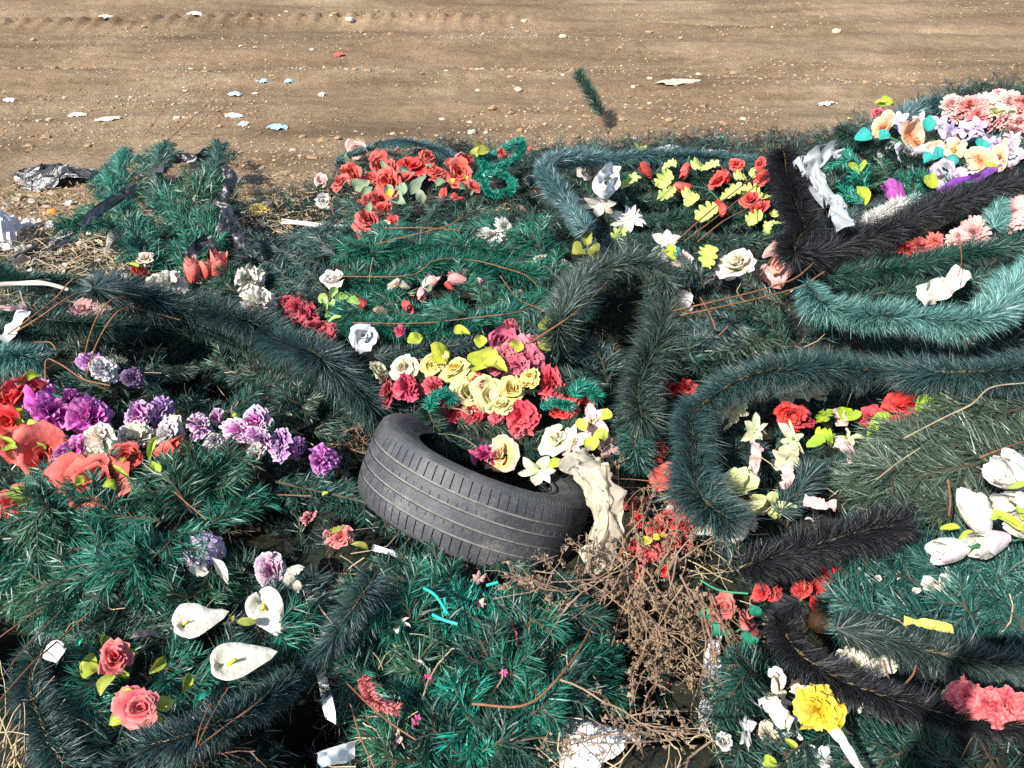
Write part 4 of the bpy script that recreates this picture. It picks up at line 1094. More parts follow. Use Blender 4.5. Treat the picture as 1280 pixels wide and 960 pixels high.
for label, pts, r, mt, d in [('black garland strand with a bare gold wire, left of the white tulips', [(922, 712), (955, 700), (1000, 688), (1045, 672), (1085, 660), (1130, 652)], 36, 'black_fir', 6400),
                         ('looped black garland strand bending round a brown ball, right foreground', [(1005, 752), (982, 770), (985, 800), (1005, 828), (1040, 850), (1085, 868), (1140, 884), (1200, 900), (1300, 905)], 31, 'black_fir', 6400),
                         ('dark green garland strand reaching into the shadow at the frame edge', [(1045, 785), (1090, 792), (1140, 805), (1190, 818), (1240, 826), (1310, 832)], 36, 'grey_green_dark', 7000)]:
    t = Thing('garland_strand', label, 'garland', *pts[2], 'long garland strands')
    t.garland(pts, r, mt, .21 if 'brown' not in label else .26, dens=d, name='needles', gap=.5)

t = Thing('wreath', 'teal fir wreath with white plastic crumbs, below the white tulips', 'wreath', 1160, 750, GW)
for b in [(1130, 730, 1060, 700, 60), (1150, 750, 1050, 745, 60), (1180, 720, 1120, 680, 60), (1200, 750, 1180, 700, 60), (1240, 740, 1260, 700, 60), (1240, 770, 1290, 745, 60), (1170, 770, 1090, 775, 50), (1220, 780, 1190, 745, 60), (1160, 740, 1130, 705, 50), (1110, 770, 1060, 765, 50), (1280, 790, 1250, 740, 56), (1290, 720, 1240, 715, 50)]:
    t.branch(b[:4], b[4], 'teal', 6, .06, 950, lift=(.10, .14), nw=.0026)
t.ribbon([(1130, 775), (1160, 780), (1192, 786)], 14, M_YELLOWRAG, .17, name='yellow_ribbon')
for px, py, s in [(1120, 718, 12), (1098, 722, 9), (1145, 738, 10), (1165, 730, 26), (1182, 728, 20), (1220, 733, 26), (1245, 728, 14), (1062, 764, 12), (1172, 715, 14), (1238, 694, 16)]: t.flower('open_rose', px, py, s, WHITE, WHITE, .16, stem=False)

t = Thing('tulip_bunch', 'bunch of white plastic tulips with lime leaves at the right frame edge', 'tulip bunch', 1230, 660)
for px, py, s, sp in [(1190, 688, 48, 190), (1222, 645, 56, 120), (1238, 678, 52, 200), (1268, 598, 56, 160), (1270, 630, 50, 170), (1290, 660, 50, 200), (1275, 585, 40, 150)]:
    t.flower('tulip', px, py, s * 1.2, (.78, .76, .70), (.80, .78, .72), .27, tilt=(-.9, -.3), spin=sp)
for px, py, s, a in [(1190, 660, 34, 160), (1265, 652, 50, -50), (1245, 645, 34, -20), (1270, 605, 36, 10), (1210, 668, 30, 200), (1278, 640, 40, 60)]: t.leaf(px, py, s, a, LIME, 'narrow', .24)

t = Thing('wreath', 'dark green fir branches under a yellow flower and scattered pale flowers, bottom right', 'wreath', 1050, 900, GW)
for b in [(1120, 930, 1020, 900, 60), (1150, 920, 1080, 945, 60), (1180, 900, 1150, 960, 60), (1090, 900, 1050, 950, 56), (1000, 850, 930, 880, 50), (960, 850, 900, 900, 50), (980, 900, 920, 940, 50), (1020, 930, 960, 970, 50), (940, 820, 900, 860, 44), (1190, 950, 1120, 960, 60), (960, 800, 930, 830, 44)]:
    t.branch(b[:4], b[4], random.choice(('emerald_dark', 'deep_green')), 7, .045, 950, lift=(.06, .10), nw=.0024)
t.flower('carnation', 1026, 888, 68, (.70, .50, .01), (.78, .62, .04), .30, tilt=(.1, -.5), rnd=.1); t.leaf(1008, 910, 30, 240, (.62, .58, .05), 'oval', .22, ratio=.3)
for px, py, s, c in [(920, 886, 32, WHITE), (938, 918, 42, (.60, .60, .60)), (978, 908, 38, (.58, .60, .64)), (975, 868, 34, CREAM), (1000, 862, 30, CREAM), (905, 925, 26, WHITE), (960, 915, 24, CREAM), (970, 848, 26, WHITE), (1025, 945, 40, (.52, .54, .55)), (990, 945, 36, WHITE)]:
    t.flower('poinsettia' if s > 33 else 'open_rose', px, py, s, c, sc(c, 1.05), .13)
for px, py, s, c in [(1070, 832, 62, (.70, .62, .38)), (1095, 832, 48, WHITE)]: t.flower('chrysanthemum', px, py, s, c, WHITE, .20)
t.ribbon([(1035, 905), (1050, 922), (1065, 945), (1085, 975)], 14, M_WHITE, .20, name='white_strap')
t.leaf(965, 955, 24, 20, LIME, 'oval', .14); t.leaf(990, 930, 20, 120, LIME, 'oval', .14)
t.ribbon([(955, 870), (965, 880), (975, 895), (990, 905)], 26, M_CARD, .15, name='paper_tag', crump=.4)

t = Thing('carnation_strand', 'short strand of rosy pink carnations at the dark shadow, lower right', 'carnation strand', 1235, 880)
for px, py in ((1206, 868), (1222, 876), (1240, 880), (1260, 884), (1278, 888)): t.flower('carnation', px, py, 50, (.64, .07, .09), (.70, .17, .18), .34, stem=False)
t.leaf(1188, 868, 26, 200, PALELIME, 'oval', .2)

t = Thing('rose_spray', 'two bright red roses poking out between the black garlands', 'rose spray', 1030, 730)
for px, py, s in [(1022, 738, 48), (1045, 722, 46), (1000, 735, 28), (950, 742, 30), (968, 742, 24)]: t.flower('poinsettia' if s > 40 else 'carnation', px, py, s, RED, (.64, .05, .05), .12, leaves=0)
t = Thing('rose_spray', 'dull red rose spray with dark green leaves, among the dry roots', 'rose spray', 920, 775)
for px, py, s in [(932, 778, 46), (905, 757, 30), (895, 770, 20)]: t.flower('open_rose', px, py, s, (.48, .09, .09), (.56, .16, .14), .13)
for px, py, s, a in [(892, 776, 34, 200), (905, 785, 36, 200), (935, 800, 36, 260), (945, 764, 24, 0), (880, 768, 26, 170)]: t.leaf(px, py, s, a, (.02, .26, .15), 'oval', .12)
t.wire([(875, 725), (900, 738), (935, 742)], 2, M_GSTEM, .12, name='stem')

t = Thing('wreath', 'patch of small red blooms tangled in dry twigs, right of the tyre', 'wreath', 820, 650, GW)
for px, py, s, c in [(826, 562, 34, CORAL), (830, 592, 44, (.62, .07, .055)), (846, 600, 30, CORAL), (800, 632, 34, (.56, .11, .10)), (850, 652, 34, RED), (820, 655, 32, CORALD), (785, 690, 24, RED), (838, 680, 30, CORALD), (812, 690, 34, (.5, .08, .08)), (770, 660, 26, RED), (860, 640, 24, CORALD), (830, 712, 20, RED), (795, 650, 26, RED), (858, 482, 30, RED), (775, 625, 24, CORALD), (800, 715, 20, CORALD), (845, 628, 26, CORAL)]:
    t.flower('broad' if s > 40 else 'carnation', px, py, s, c, sc(c, 1.1), .10, center=(.05, .25, .1) if s > 40 else None)
for px, py in ((822, 672), (808, 675), (830, 668)): t.leaf(px, py, 16, 40, (.55, .5, .08), 'oval', .12)

# --- centre: the arched fir ring with its dark mouth
t = Thing('wreath', 'grey green fir ring arching open over a dark hollow, behind the tyre', 'wreath', 770, 420, GW)
t.garland([(700, 440, .16), (704, 390, .28), (726, 352, .26), (760, 334), (795, 328), (822, 334)], 25, 'arch_green', .20, dens=4200, ragged=.38, lean=.9, name='garland', width=.0026)
t.garland([(828, 340), (830, 380), (818, 430), (805, 475), (795, 520)], 30, 'arch_green', .20, dens=5200, ragged=.25, lean=.9, width=.0026)
t.garland([(795, 500), (792, 540), (800, 580)], 34, 'teal', .13, dens=4200, ragged=.15)
for b in [(720, 400, 690, 345, 40), (740, 350, 790, 305, 36), (690, 440, 660, 400, 36), (820, 420, 830, 360, 36), (900, 420, 860, 390, 40), (930, 400, 890, 430, 40), (940, 380, 900, 385, 40), (960, 420, 900, 440, 40), (860, 450, 880, 410, 40), (880, 360, 850, 340, 40), (1000, 430, 960, 400, 40), (920, 440, 870, 460, 40), (980, 380, 940, 360, 40), (840, 470, 860, 440, 40), (740, 470, 700, 480, 36), (700, 460, 650, 420, 36), (760, 480, 730, 430, 30), (720, 380, 690, 370, 36), (780, 330, 770, 300, 36), (800, 340, 830, 320, 36)]:
    t.branch(b[:4], b[4], random.choice(('blue_green', 'deep_green', 'grey_green')), 6, .045, 760, lift=(.08, .14), nw=.0027)
t.wire([(660, 430), (720, 390), (760, 352)], 1.6, M_WIRE, .30)
for px, py, a in ((860, 372, 250), (843, 420, 240), (852, 395, 200)): t.leaf(px, py, 34, a, (.60, .62, .66), 'oval', .12)

# --- centre: flat fir wreath with small pink buds
t = Thing('wreath', 'flat emerald fir wreath with bare brown wire and a few faded pink rosebuds', 'wreath', 570, 360, GW)
for pts in ([(420, 352), (480, 348), (540, 332), (600, 330), (660, 342), (710, 362)], [(415, 398), (480, 408), (550, 408), (620, 396), (690, 378)], [(450, 325), (510, 312), (570, 308), (640, 318)]):
    t.garland(pts, 22, 'emerald', .09, dens=3800, width=.0026, ragged=.12)
for b in [(470, 330, 430, 310, 44), (540, 330, 490, 300, 44), (600, 320, 560, 290, 44), (640, 330, 690, 300, 40), (660, 350, 700, 330, 40), (480, 380, 430, 395, 40), (540, 390, 480, 370, 44), (600, 385, 650, 365, 44), (640, 400, 690, 360, 40), (560, 360, 610, 345, 40), (690, 390, 730, 350, 40), (500, 350, 440, 340, 40), (590, 400, 540, 385, 40), (520, 300, 470, 290, 40), (640, 300, 600, 280, 40), (680, 320, 650, 285, 40)]:
    t.branch(b[:4], b[4], 'emerald', 7, .045, 800, lift=(.09, .12), nw=.0027)
t.wire([(420, 345), (480, 346), (520, 342), (545, 325), (590, 325), (640, 338), (665, 350), (690, 385)], .8, M_WIRE, .15); t.wire([(440, 403), (520, 404), (600, 396), (660, 386), (720, 350)], .8, M_WIRE, .15); t.wire([(625, 345), (650, 375), (690, 390)], .8, M_WIRE, .15)
for px, py, s, c in [(536, 357, 32, WHITE), (572, 350, 26, PINK), (583, 348, 22, CORAL), (508, 382, 24, CORALD), (527, 368, 22, PINK), (494, 355, 20, PEACH), (478, 388, 18, PEACH), (452, 378, 22, DARKRED), (562, 358, 14, CORAL), (598, 354, 14, PALEPINK), (506, 357, 16, CREAM), (652, 372, 26, PEACH)]:
    t.flower('rosebud' if s < 33 else 'open_rose', px, py, s, c, PINK if c == WHITE else c, .15, leaves=random.choice((0, 2)), lc=GREYLEAF)
t.flower('chrysanthemum', 617, 293, 30, (.66, .68, .68), WHITE, .16); t.flower('chrysanthemum', 632, 284, 26, (.6, .62, .62), WHITE, .16); t.flower('chrysanthemum', 605, 290, 20, WHITE, WHITE, .16)
t.flower('open_rose', 638, 262, 36, (.30, .18, .09), (.42, .27, .14), .1)

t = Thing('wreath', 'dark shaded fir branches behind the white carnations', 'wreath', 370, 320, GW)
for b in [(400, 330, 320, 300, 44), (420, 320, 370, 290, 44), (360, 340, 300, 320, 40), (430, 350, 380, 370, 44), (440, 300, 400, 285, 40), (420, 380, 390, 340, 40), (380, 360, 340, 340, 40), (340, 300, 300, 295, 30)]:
    t.branch(b[:4], b[4], random.choice(('emerald_dark', 'blue_green')), 7, .045, 800, lift=(.06, .09), nw=.0027)  # darker needle colours, shade on these branches put into the colour

t = Thing('flower_spray', 'white rose with light green leaflets and dark red blooms, above the long garland', 'flower spray', 410, 380)
t.flower('open_rose', 417, 349, 34, WHITE, WHITE, .18)
for px, py, a in ((403, 370, 200), (416, 366, 60), (416, 380, -60), (405, 378, 120), (412, 395, 30), (420, 398, 200), (440, 376, 0), (425, 372, 20)): t.leaf(px, py, 20, a, (.36, .58, .16), 'oval', .17)
for px, py, s in [(370, 384, 36), (385, 390, 40), (398, 405, 38), (408, 418, 34), (360, 376, 26)]: t.flower('carnation', px, py, s, (.36, .025, .06), (.48, .05, .09), .14)
t.flower('open_rose', 455, 421, 34, (.58, .60, .68), (.62, .63, .7), .13)

t = Thing('flower_spray', 'white carnations and salmon tulips lying along the top of the long garland', 'flower spray', 270, 350)
for px, py, s in [(210, 352, 46), (312, 347, 46), (322, 377, 54), (196, 354, 30)]: t.flower('carnation', px, py, s, (.68, .64, .54), WHITE, .18)
for px, py, s, sp in [(240, 340, 36, 100), (272, 333, 38, 80), (258, 338, 30, 90)]: t.flower('tulip', px, py, s, CORAL, (.70, .26, .22), .20, tilt=(0, .9), spin=sp)
t.flower('rose', 174, 339, 22, CORAL, None, .1); t.flower('rose', 182, 322, 20, CREAM, PALEPINK, .1); t.leaf(168, 332, 16, 150, LIME, 'oval', .12)
for b in [(310, 372, 240, 360, 36), (300, 360, 270, 345, 30)]: t.branch(b[:4], b[4], 'emerald', 6, .045, 800, lift=(.10, .12))

# --- left: long dark garland
t = Thing('garland_strand', 'very long dark blue green garland strand sagging from the left edge to the tyre', 'garland', 250, 400, 'long garland strands')
t.garland([(110, 362), (155, 366), (200, 378), (250, 388), (300, 402), (345, 422, .22), (390, 448, .20), (430, 478, .17), (468, 515, .12)], 33, 'blue_green', .24, dens=7000, name='needles', gap=.4)
t = Thing('garland_strand', 'faded green garland strand running just under the long dark one', 'garland', 190, 420, 'long garland strands')
t.garland([(60, 400), (120, 408), (180, 410), (240, 412), (310, 425), (370, 455), (420, 490)], 22, 'deep_green', .14, dens=5600, name='needles')
t = Thing('garland_strand', 'short green garland strand at the left edge under the crumpled white bag', 'garland', 50, 350, 'long garland strands')
t.garland([(-30, 340), (20, 345), (60, 350), (100, 358)], 19, 'emerald_dark', .11, dens=5200, name='needles', width=.0026)
t = Thing('garland_strand', 'pale turquoise garland end above the red roses, left edge', 'garland', 20, 440, 'long garland strands')
t.garland([(-30, 445), (15, 442), (45, 448)], 27, 'turquoise', .14, dens=6200, name='needles')
t.garland([(-30, 415), (20, 415), (60, 420)], 18, 'deep_green', .12, dens=5200, name='needles')

t = Thing('wreath', 'fir wreath carrying a row of purple and white carnations with big red roses', 'wreath', 180, 530, GW)
for b in [(120, 440, 60, 420, 40), (160, 450, 100, 440, 44), (200, 480, 140, 460, 44), (260, 500, 200, 490, 44), (300, 500, 350, 480, 44), (330, 520, 390, 500, 44), (180, 470, 230, 460, 40), (140, 490, 90, 470, 40), (380, 540, 440, 520, 40), (270, 520, 310, 500, 40), (400, 560, 450, 560, 36), (60, 400, 10, 390, 40), (120, 400, 60, 385, 40), (240, 470, 190, 440, 44), (300, 470, 260, 450, 44), (350, 490, 300, 460, 44), (400, 520, 350, 500, 44), (280, 440, 220, 430, 40)]:
    t.branch(b[:4], b[4], random.choice(('deep_green', 'emerald_dark', 'grey_green')), 6, .04, 800, lift=(.07, .11), nw=.0024)
for px, py, s, c, c1 in [(67, 512, 66, (.60, .05, .44), (.74, .24, .62)), (112, 518, 54, (.58, .05, .42), (.72, .22, .60)), (94, 566, 48, (.50, .03, .36), (.68, .28, .56)), (124, 551, 52, CREAM, WHITE), (174, 517, 40, PURPLE, (.60, .48, .66)), (168, 542, 46, CREAM, WHITE), (203, 514, 40, (.38, .15, .46), LILAC), (208, 543, 44, (.55, .5, .6), WHITE),
                         (250, 530, 40, PURPLE, (.76, .70, .74)), (268, 552, 30, (.55, .5, .6), WHITE), (294, 540, 44, PURPLE, (.72, .62, .72)), (318, 528, 40, PURPLE, (.74, .66, .74)), (322, 552, 44, (.30, .05, .32), (.66, .56, .68)), (347, 556, 38, (.30, .06, .34), (.55, .44, .60)), (374, 560, 30, (.24, .04, .28), (.36, .18, .42)), (408, 576, 40, (.44, .05, .42), (.62, .28, .62)), (318, 565, 36, (.5, .48, .5), WHITE),
                         (130, 460, 40, (.50, .48, .58), WHITE), (112, 452, 32, PURPLE, LILAC), (168, 470, 34, (.10, .04, .14), (.16, .08, .2))]:
    t.flower('carnation', px, py, s, c, c1, .17, tilt=(0, -.15))
for px, py, s, c in [(15, 503, 46, RED), (27, 488, 44, CRIMSON), (12, 525, 40, RED), (30, 552, 54, CORAL), (58, 572, 54, CORAL), (60, 560, 40, (.60, .09, .075)), (118, 600, 66, CORAL), (112, 590, 40, (.62, .09, .07)), (155, 570, 44, (.58, .07, .06)), (14, 628, 50, CORAL)]:
    t.flower('open_rose', px, py, s, c, sc(c, 1.08), .17, tilt=(0, -.15), leaves=2, lc=LIME)
t.flower('tulip', 210, 561, 46, CORAL, CORAL, .18, tilt=(.9, .2), spin=20)
for px, py, s, a in [(38, 532, 28, 200), (98, 600, 30, 70), (150, 590, 26, -30), (188, 566, 34, 70), (195, 582, 30, -50), (12, 560, 30, 190), (42, 466, 26, 60), (28, 618, 44, 5), (10, 548, 26, 160), (140, 604, 26, 20)]: t.leaf(px, py, s, a, LIME, 'narrow', .2, ratio=.5)
t.flower('rose', 105, 388, 36, PALEPINK, PINK, .13); t.flower('rose', 122, 394, 30, (.62, .44, .42), PALEPINK, .13)

t = Thing('wreath', 'large fresh emerald fir branches spread below the red roses, lower left', 'wreath', 130, 670, GW)
for b in [(130, 630, 40, 600, 60), (150, 650, 20, 650, 64), (140, 680, 10, 710, 64), (170, 680, 60, 730, 60), (200, 650, 110, 620, 60), (220, 660, 160, 720, 60), (240, 640, 190, 590, 60), (250, 620, 290, 570, 56), (260, 660, 300, 620, 56), (230, 690, 170, 690, 60), (270, 690, 210, 740, 54), (90, 640, 30, 685, 60), (290, 650, 260, 590, 50), (200, 700, 110, 700, 60), (60, 700, -20, 670, 60), (100, 720, 20, 745, 56)]:
    t.branch(b[:4], b[4], 'emerald', 7, .050, 648, lift=(.11, .16), nw=.0027)

t = Thing('fir_branch', 'fresh green fir branch tucked under the front of the tyre', 'fir branch', 480, 680, 'loose fir branches')
t.branch((345, 602, 660, 715), 42, 'emerald', 16, .036, 1200, lift=(.13, .10), nw=.0026, arch=.02)
t = Thing('flower_spray', 'small dark pink blooms and one red yellow bud, left of the tyre branch', 'flower spray', 400, 660)
for px, py, s, c in [(384, 648, 32, (.42, .10, .14)), (424, 672, 34, CORAL), (415, 668, 22, (.56, .3, .2))]: t.flower('carnation', px, py, s, c, PINK, .13)
t.leaf(422, 662, 22, 40, OLIVE, 'narrow', .15); t.leaf(448, 680, 26, -5, OLIVE, 'narrow', .15)
t.flower('orchid', 625, 733, 8, PALEPINK, None, .1)

# --- bottom left: calla lily wreath
t = Thing('wreath', 'blue green wreath with four white calla lilies and two pink roses', 'wreath', 220, 840, GW)
t.garland([(470, 715), (452, 745), (425, 785), (390, 830), (345, 868), (290, 895), (235, 915), (180, 928)], 33, 'blue_green', .20, dens=5600, gap=.3)
t.garland([(45, 815), (42, 860), (55, 905), (80, 950), (110, 985)], 34, 'blue_green', .12, dens=5200, gap=.3)
for b in [(120, 790, 60, 770, 60), (150, 800, 90, 830, 60), (190, 780, 130, 760, 60), (240, 800, 180, 760, 60), (280, 780, 330, 800, 60), (320, 800, 390, 790, 56), (350, 790, 400, 740, 56), (160, 860, 100, 890, 60), (200, 840, 250, 860, 60), (260, 850, 320, 870, 60), (200, 900, 140, 930, 60), (100, 860, 50, 850, 56), (240, 900, 200, 940, 56), (140, 930, 90, 950, 56), (310, 750, 260, 740, 56), (350, 740, 300, 710, 56), (230, 740, 170, 740, 60), (130, 740, 60, 750, 60), (290, 930, 230, 960, 50)]:
    t.branch(b[:4], b[4], random.choice(('emerald_dark', 'emerald', 'deep_green', 'blue_green')), 7, .050, 684, lift=(.07, .11), nw=.0024)
for px, py, s, sp, tl in [(226, 780, 64, 28, (.0, .1)), (324, 746, 64, -62, (-.1, .2)), (276, 830, 66, 22, (0, .2))]: t.flower('calla_lily', px, py, s, (.74, .71, .63), (.66, .64, .50), .20, tilt=tl, spin=sp, center=(.70, .60, .05), rnd=.1)
t.flower('calla_lily', 74, 812, 36, (.74, .72, .66), None, .26, tilt=(-1.0, 0), spin=200); t.leaf(100, 800, 24, 60, (.03, .42, .22), 'narrow', .18)
t.flower('rose', 142, 826, 42, (.62, .06, .08), (.74, .20, .20), .24, tilt=(.1, .1), rnd=.2); t.flower('rose', 174, 886, 43, (.62, .08, .10), (.74, .24, .23), .24, rnd=.2)
for px, py, s, a in [(133, 800, 30, 95), (112, 834, 34, 190), (138, 856, 34, 260), (166, 818, 26, 40), (148, 898, 38, 200), (206, 882, 32, 50), (192, 900, 30, -20), (156, 868, 24, 150), (202, 830, 30, 60), (236, 850, 28, 80), (152, 842, 26, -40)]: t.leaf(px, py, s, a, (.33, .38, .05), 'oval', .165, ratio=.42)
t.leaf(182, 790, 44, 45, GREYROSE, 'narrow', .15); t.leaf(308, 776, 34, 0, OLIVE, 'narrow', .16); t.leaf(290, 770, 24, 110, OLIVE, 'narrow', .17)
t.flower('lilac', 258, 692, 52, (.42, .36, .50), (.58, .52, .62), .16); t.flower('carnation', 336, 712, 46, (.38, .12, .30), (.66, .58, .62), .17)
for px, py, s, a in [(245, 715, 40, 250), (272, 712, 36, -60), (365, 716, 34, 20), (362, 728, 40, -20), (370, 735, 30, -50)]: t.leaf(px, py, s, a, (.56, .58, .48), 'narrow', .16, ratio=.5)
t.leaf(255, 868, 28, 60, (.02, .3, .24), 'narrow', .15)

# --- bottom centre: emerald heart wreath
t = Thing('wreath', 'emerald fir wreath with turquoise stems and scraps of pink fabric, below the tyre', 'wreath', 590, 830, GW)
for b in [(560, 750, 480, 720, 60), (600, 760, 540, 725, 60), (640, 785, 700, 762, 50), (520, 790, 440, 770, 60), (560, 800, 500, 770, 60), (620, 800, 570, 760, 60), (680, 790, 740, 770, 56), (530, 850, 450, 830, 60), (580, 850, 520, 820, 60), (640, 840, 600, 800, 60), (690, 830, 760, 800, 56), (560, 900, 490, 880, 60), (610, 900, 560, 860, 60), (660, 870, 720, 850, 60), (520, 910, 450, 880, 56), (590, 940, 540, 910, 60), (630, 920, 690, 890, 60), (540, 950, 480, 930, 56), (680, 795, 640, 768, 50), (600, 880, 640, 830, 60), (480, 860, 430, 810, 50), (700, 850, 740, 820, 50), (600, 950, 650, 930, 50), (500, 740, 450, 745, 50), (650, 820, 680, 785, 50)]:
    mt = 'emerald' if rng.random() < .62 else ('emerald_dark' if rng.random() < .78 else 'emerald_bright')
    t.branch(b[:4], b[4], mt, 7, .050, 684, lift=(.09, .13), nw=.0025)
for pts in ([(650, 900), (700, 865), (735, 830), (752, 795)], [(600, 940), (660, 905), (700, 880)]):
    t.garland(pts, 17, 'emerald_bright', .13, wire=True, dens=3000, ragged=.25, width=.0028)
t.wire([(590, 880), (660, 880), (712, 830), (745, 775)], 2.2, M_WIRE, .20)
for pts in ([(530, 735), (545, 745), (560, 768)], [(556, 748), (556, 768)], [(608, 732), (622, 728)], [(540, 768), (555, 775), (572, 780)]): t.wire(pts, 2.8, M_TURQ, .19, name='turquoise_stem')
t.garland([(456, 850), (464, 872), (480, 884), (498, 888)], 13, 'pink_tinsel', .19, wire=False, name='pink_fringe', gap=0, width=.003)
for px, py, s, c in [(468, 782, 22, MAGENTA), (534, 851, 22, MAGENTA), (498, 778, 34, WHITE), (600, 725, 20, PALEPINK), (512, 748, 12, PALEPINK), (648, 792, 26, CORALD), (526, 834, 24, (.60, .70, .68)), (448, 773, 14, PINK), (600, 756, 14, PALEPINK), (487, 920, 32, PALEPINK), (630, 840, 12, MAGENTA), (435, 810, 16, PALEPINK), (580, 848, 14, PINK), (520, 900, 14, MAGENTA)]:
    t.flower('lily' if c == WHITE else 'poinsettia', px, py, s, c, sc(c, 1.1), .15, stem=False, rnd=1.4)

# --- centre: rose bouquet wreath behind the tyre
t = Thing('wreath', 'colourful bouquet wreath of yellow and crimson roses right behind the tyre', 'wreath', 620, 510, GW)
t.garland([(530, 500), (545, 530), (580, 555), (630, 568), (690, 560), (720, 530)], 24, 'deep_green', .09, dens=4600)
t.garland([(570, 525), (620, 530), (660, 545)], 22, 'grey_green', .10); t.garland([(470, 450), (520, 440), (590, 430), (640, 410)], 20, 'blue_green', .06)
for px, py, s, c, c1 in [(541, 457, 36, YELLOW, PALEYEL), (568, 461, 40, YELLOW, PALEYEL), (556, 452, 30, YELLOW, PALEYEL), (586, 490, 42, PALEYEL, (.76, .70, .40)), (611, 494, 44, PALEYEL, (.76, .70, .40)), (640, 486, 44, YELLOW, PALEYEL), (658, 478, 40, YELLOW, PALEYEL), (630, 508, 36, PALEYEL, PALEYEL), (596, 478, 34, YELLOW, PALEYEL),
                         (475, 463, 40, PALELIME, CREAM), (506, 459, 42, CREAM, (.68, .66, .50)), (662, 470, 34, YELLOW, PALEYEL)]:
    t.flower('rose', px, py, s * .9, c, c1, .17)
for px, py, s, c in [(687, 482, 48, CRIMSON), (655, 517, 54, (.60, .04, .07)), (588, 516, 42, CRIMSON), (703, 505, 46, RED), (736, 490, 36, RED), (509, 484, 44, (.50, .04, .10)), (545, 484, 42, (.52, .05, .08)), (480, 490, 36, (.34, .02, .04)), (600, 475, 30, CRIMSON), (648, 535, 34, ROSEPINK), (620, 520, 26, ROSEPINK), (560, 495, 30, (.48, .05, .1))]:
    t.flower('carnation', px, py, s, c, sc(c, 1.12), .16)
for px, py, s, c in [(627, 425, 46, MAUVE), (645, 437, 42, (.5, .12, .18)), (633, 446, 36, (.55, .16, .2)), (660, 450, 40, (.5, .1, .16)), (645, 456, 40, (.5, .1, .16)), (668, 432, 34, (.56, .2, .24)), (640, 412, 32, (.34, .05, .08)), (622, 455, 30, MAUVE), (500, 413, 18, (.4, .03, .09))]:
    t.flower('open_rose' if s > 41 else 'carnation', px, py, s, c, sc(c, 1.2), .16)
for px, py, s, a in [(556, 443, 40, 40), (600, 452, 44, 60), (615, 460, 40, -20), (646, 432, 24, 60), (605, 445, 30, 120), (575, 418, 26, 10), (684, 434, 26, -20), (680, 408, 24, 90), (520, 423, 24, 30), (600, 425, 22, 80)]: t.leaf(px, py, s, a, (.42, .45, .05), 'oval', .15)
for pts in ([(537, 515), (543, 498), (558, 492), (566, 502)], [(678, 512), (695, 505), (712, 508)], [(715, 495), (728, 480), (745, 495)]): t.garland(pts, 13, 'emerald_bright', .16, wire=False, name='tinsel_curl', gap=0, dens=4200)
t.flower('orchid', 742, 528, 48, PALEPINK, (.70, .40, .42), .17, center=(.7, .6, .2)); t.flower('orchid', 716, 552, 46, (.64, .40, .42), PALEPINK, .17, center=(.7, .6, .2)); t.flower('orchid', 762, 555, 34, PALEPINK, (.6, .3, .34), .14)
t.flower('open_rose', 694, 548, 42, (.74, .70, .44), (.74, .70, .56), .17); t.flower('lily', 672, 588, 50, (.66, .68, .44), (.70, .70, .54), .15, tilt=(0, -.3)); t.flower('open_rose', 626, 568, 48, (.72, .52, .20), PALEPINK, .16); t.flower('carnation', 606, 566, 38, (.34, .01, .10), MAGENTA, .14)
for px, py in ((726, 532), (752, 545), (740, 556), (692, 580), (760, 520)): t.leaf(px, py, 20, rng.uniform(0, 360), (.48, .56, .08), 'oval', .18, ratio=.5)

# ------------------------------------------------------------------ loose things on the heap
def crumple_thing(*a, **k): return loose_crumple(*a, **k)
P0 = at(735, 600, .16)
m = film_mesh([(734, 564, 16, .25), (732, 580, 32, .26), (738, 598, 34, .24), (748, 622, 25, .20), (758, 648, 26, .17), (760, 672, 25, .14), (748, 696, 19, .12), (738, 716, 6, .10)])
#, at(728, 592, .24), at(738, 615, .22), at(752, 640, .18), at(757, 665, .15), at(748, 690, .12), at(738, 708, .10)]), 46 * mpp(P0), .85, 5, 17)
single(m.build('plastic_film', M_FILM, smooth=True), 'plastic_film', 'crumpled beige plastic film hanging over the right end of the tyre', 'plastic film')
crumple_thing('plastic_bag', 'crumpled black plastic bag lying on the dirt at far left', 'plastic bag', 68, 228, 52, 24, 24, M_BLACKBAG, .0, 8, 4, .5, 40, 'plastic bags in the heap')
crumple_thing('plastic_bag', 'white plastic bag bulging in from the left frame edge', 'plastic bag', 4, 300, 26, 34, 30, M_BAGWHITE, .02, 20, 5, .8, 44, 'plastic bags in the heap')
crumple_thing('plastic_bag', 'clear plastic bag puffed up in straw left of the salmon tulips', 'plastic bag', 162, 318, 28, 26, 30, M_CLEAR, .0, 0, 6, .9, 44, 'plastic bags in the heap')
crumple_thing('plastic_bag', 'small whitish film scrap in straw right of the white bag', 'plastic bag', 38, 285, 12, 10, 11, M_BAGWHITE, .0, 0, 6, .8, 24, 'plastic bags in the heap')
crumple_thing('plastic_bag', 'dirty white plastic sack torn open under the dry roots', 'plastic bag', 735, 925, 58, 46, 30, M_WHITE, .03, 30, 7, .5, 50, 'plastic bags in the heap')
crumple_thing('plastic_bag', 'grey white plastic scrap left of the black garland with gold wire', 'plastic bag', 905, 660, 44, 22, 18, M_CARD, .03, 10, 7, .5, 40, 'plastic bags in the heap')
crumple_thing('plastic_bag', 'bluish white film strip deep in the dry roots', 'plastic bag', 888, 850, 10, 30, 10, M_BAGWHITE, .05, 0, 6, .5, 24, 'plastic bags in the heap')
crumple_thing('cloth', 'crumpled yellow cloth on the dirt between the spray and the roses', 'cloth', 325, 265, 16, 13, 10, M_YELLOWRAG, .0, -15, 6, .6, 30)
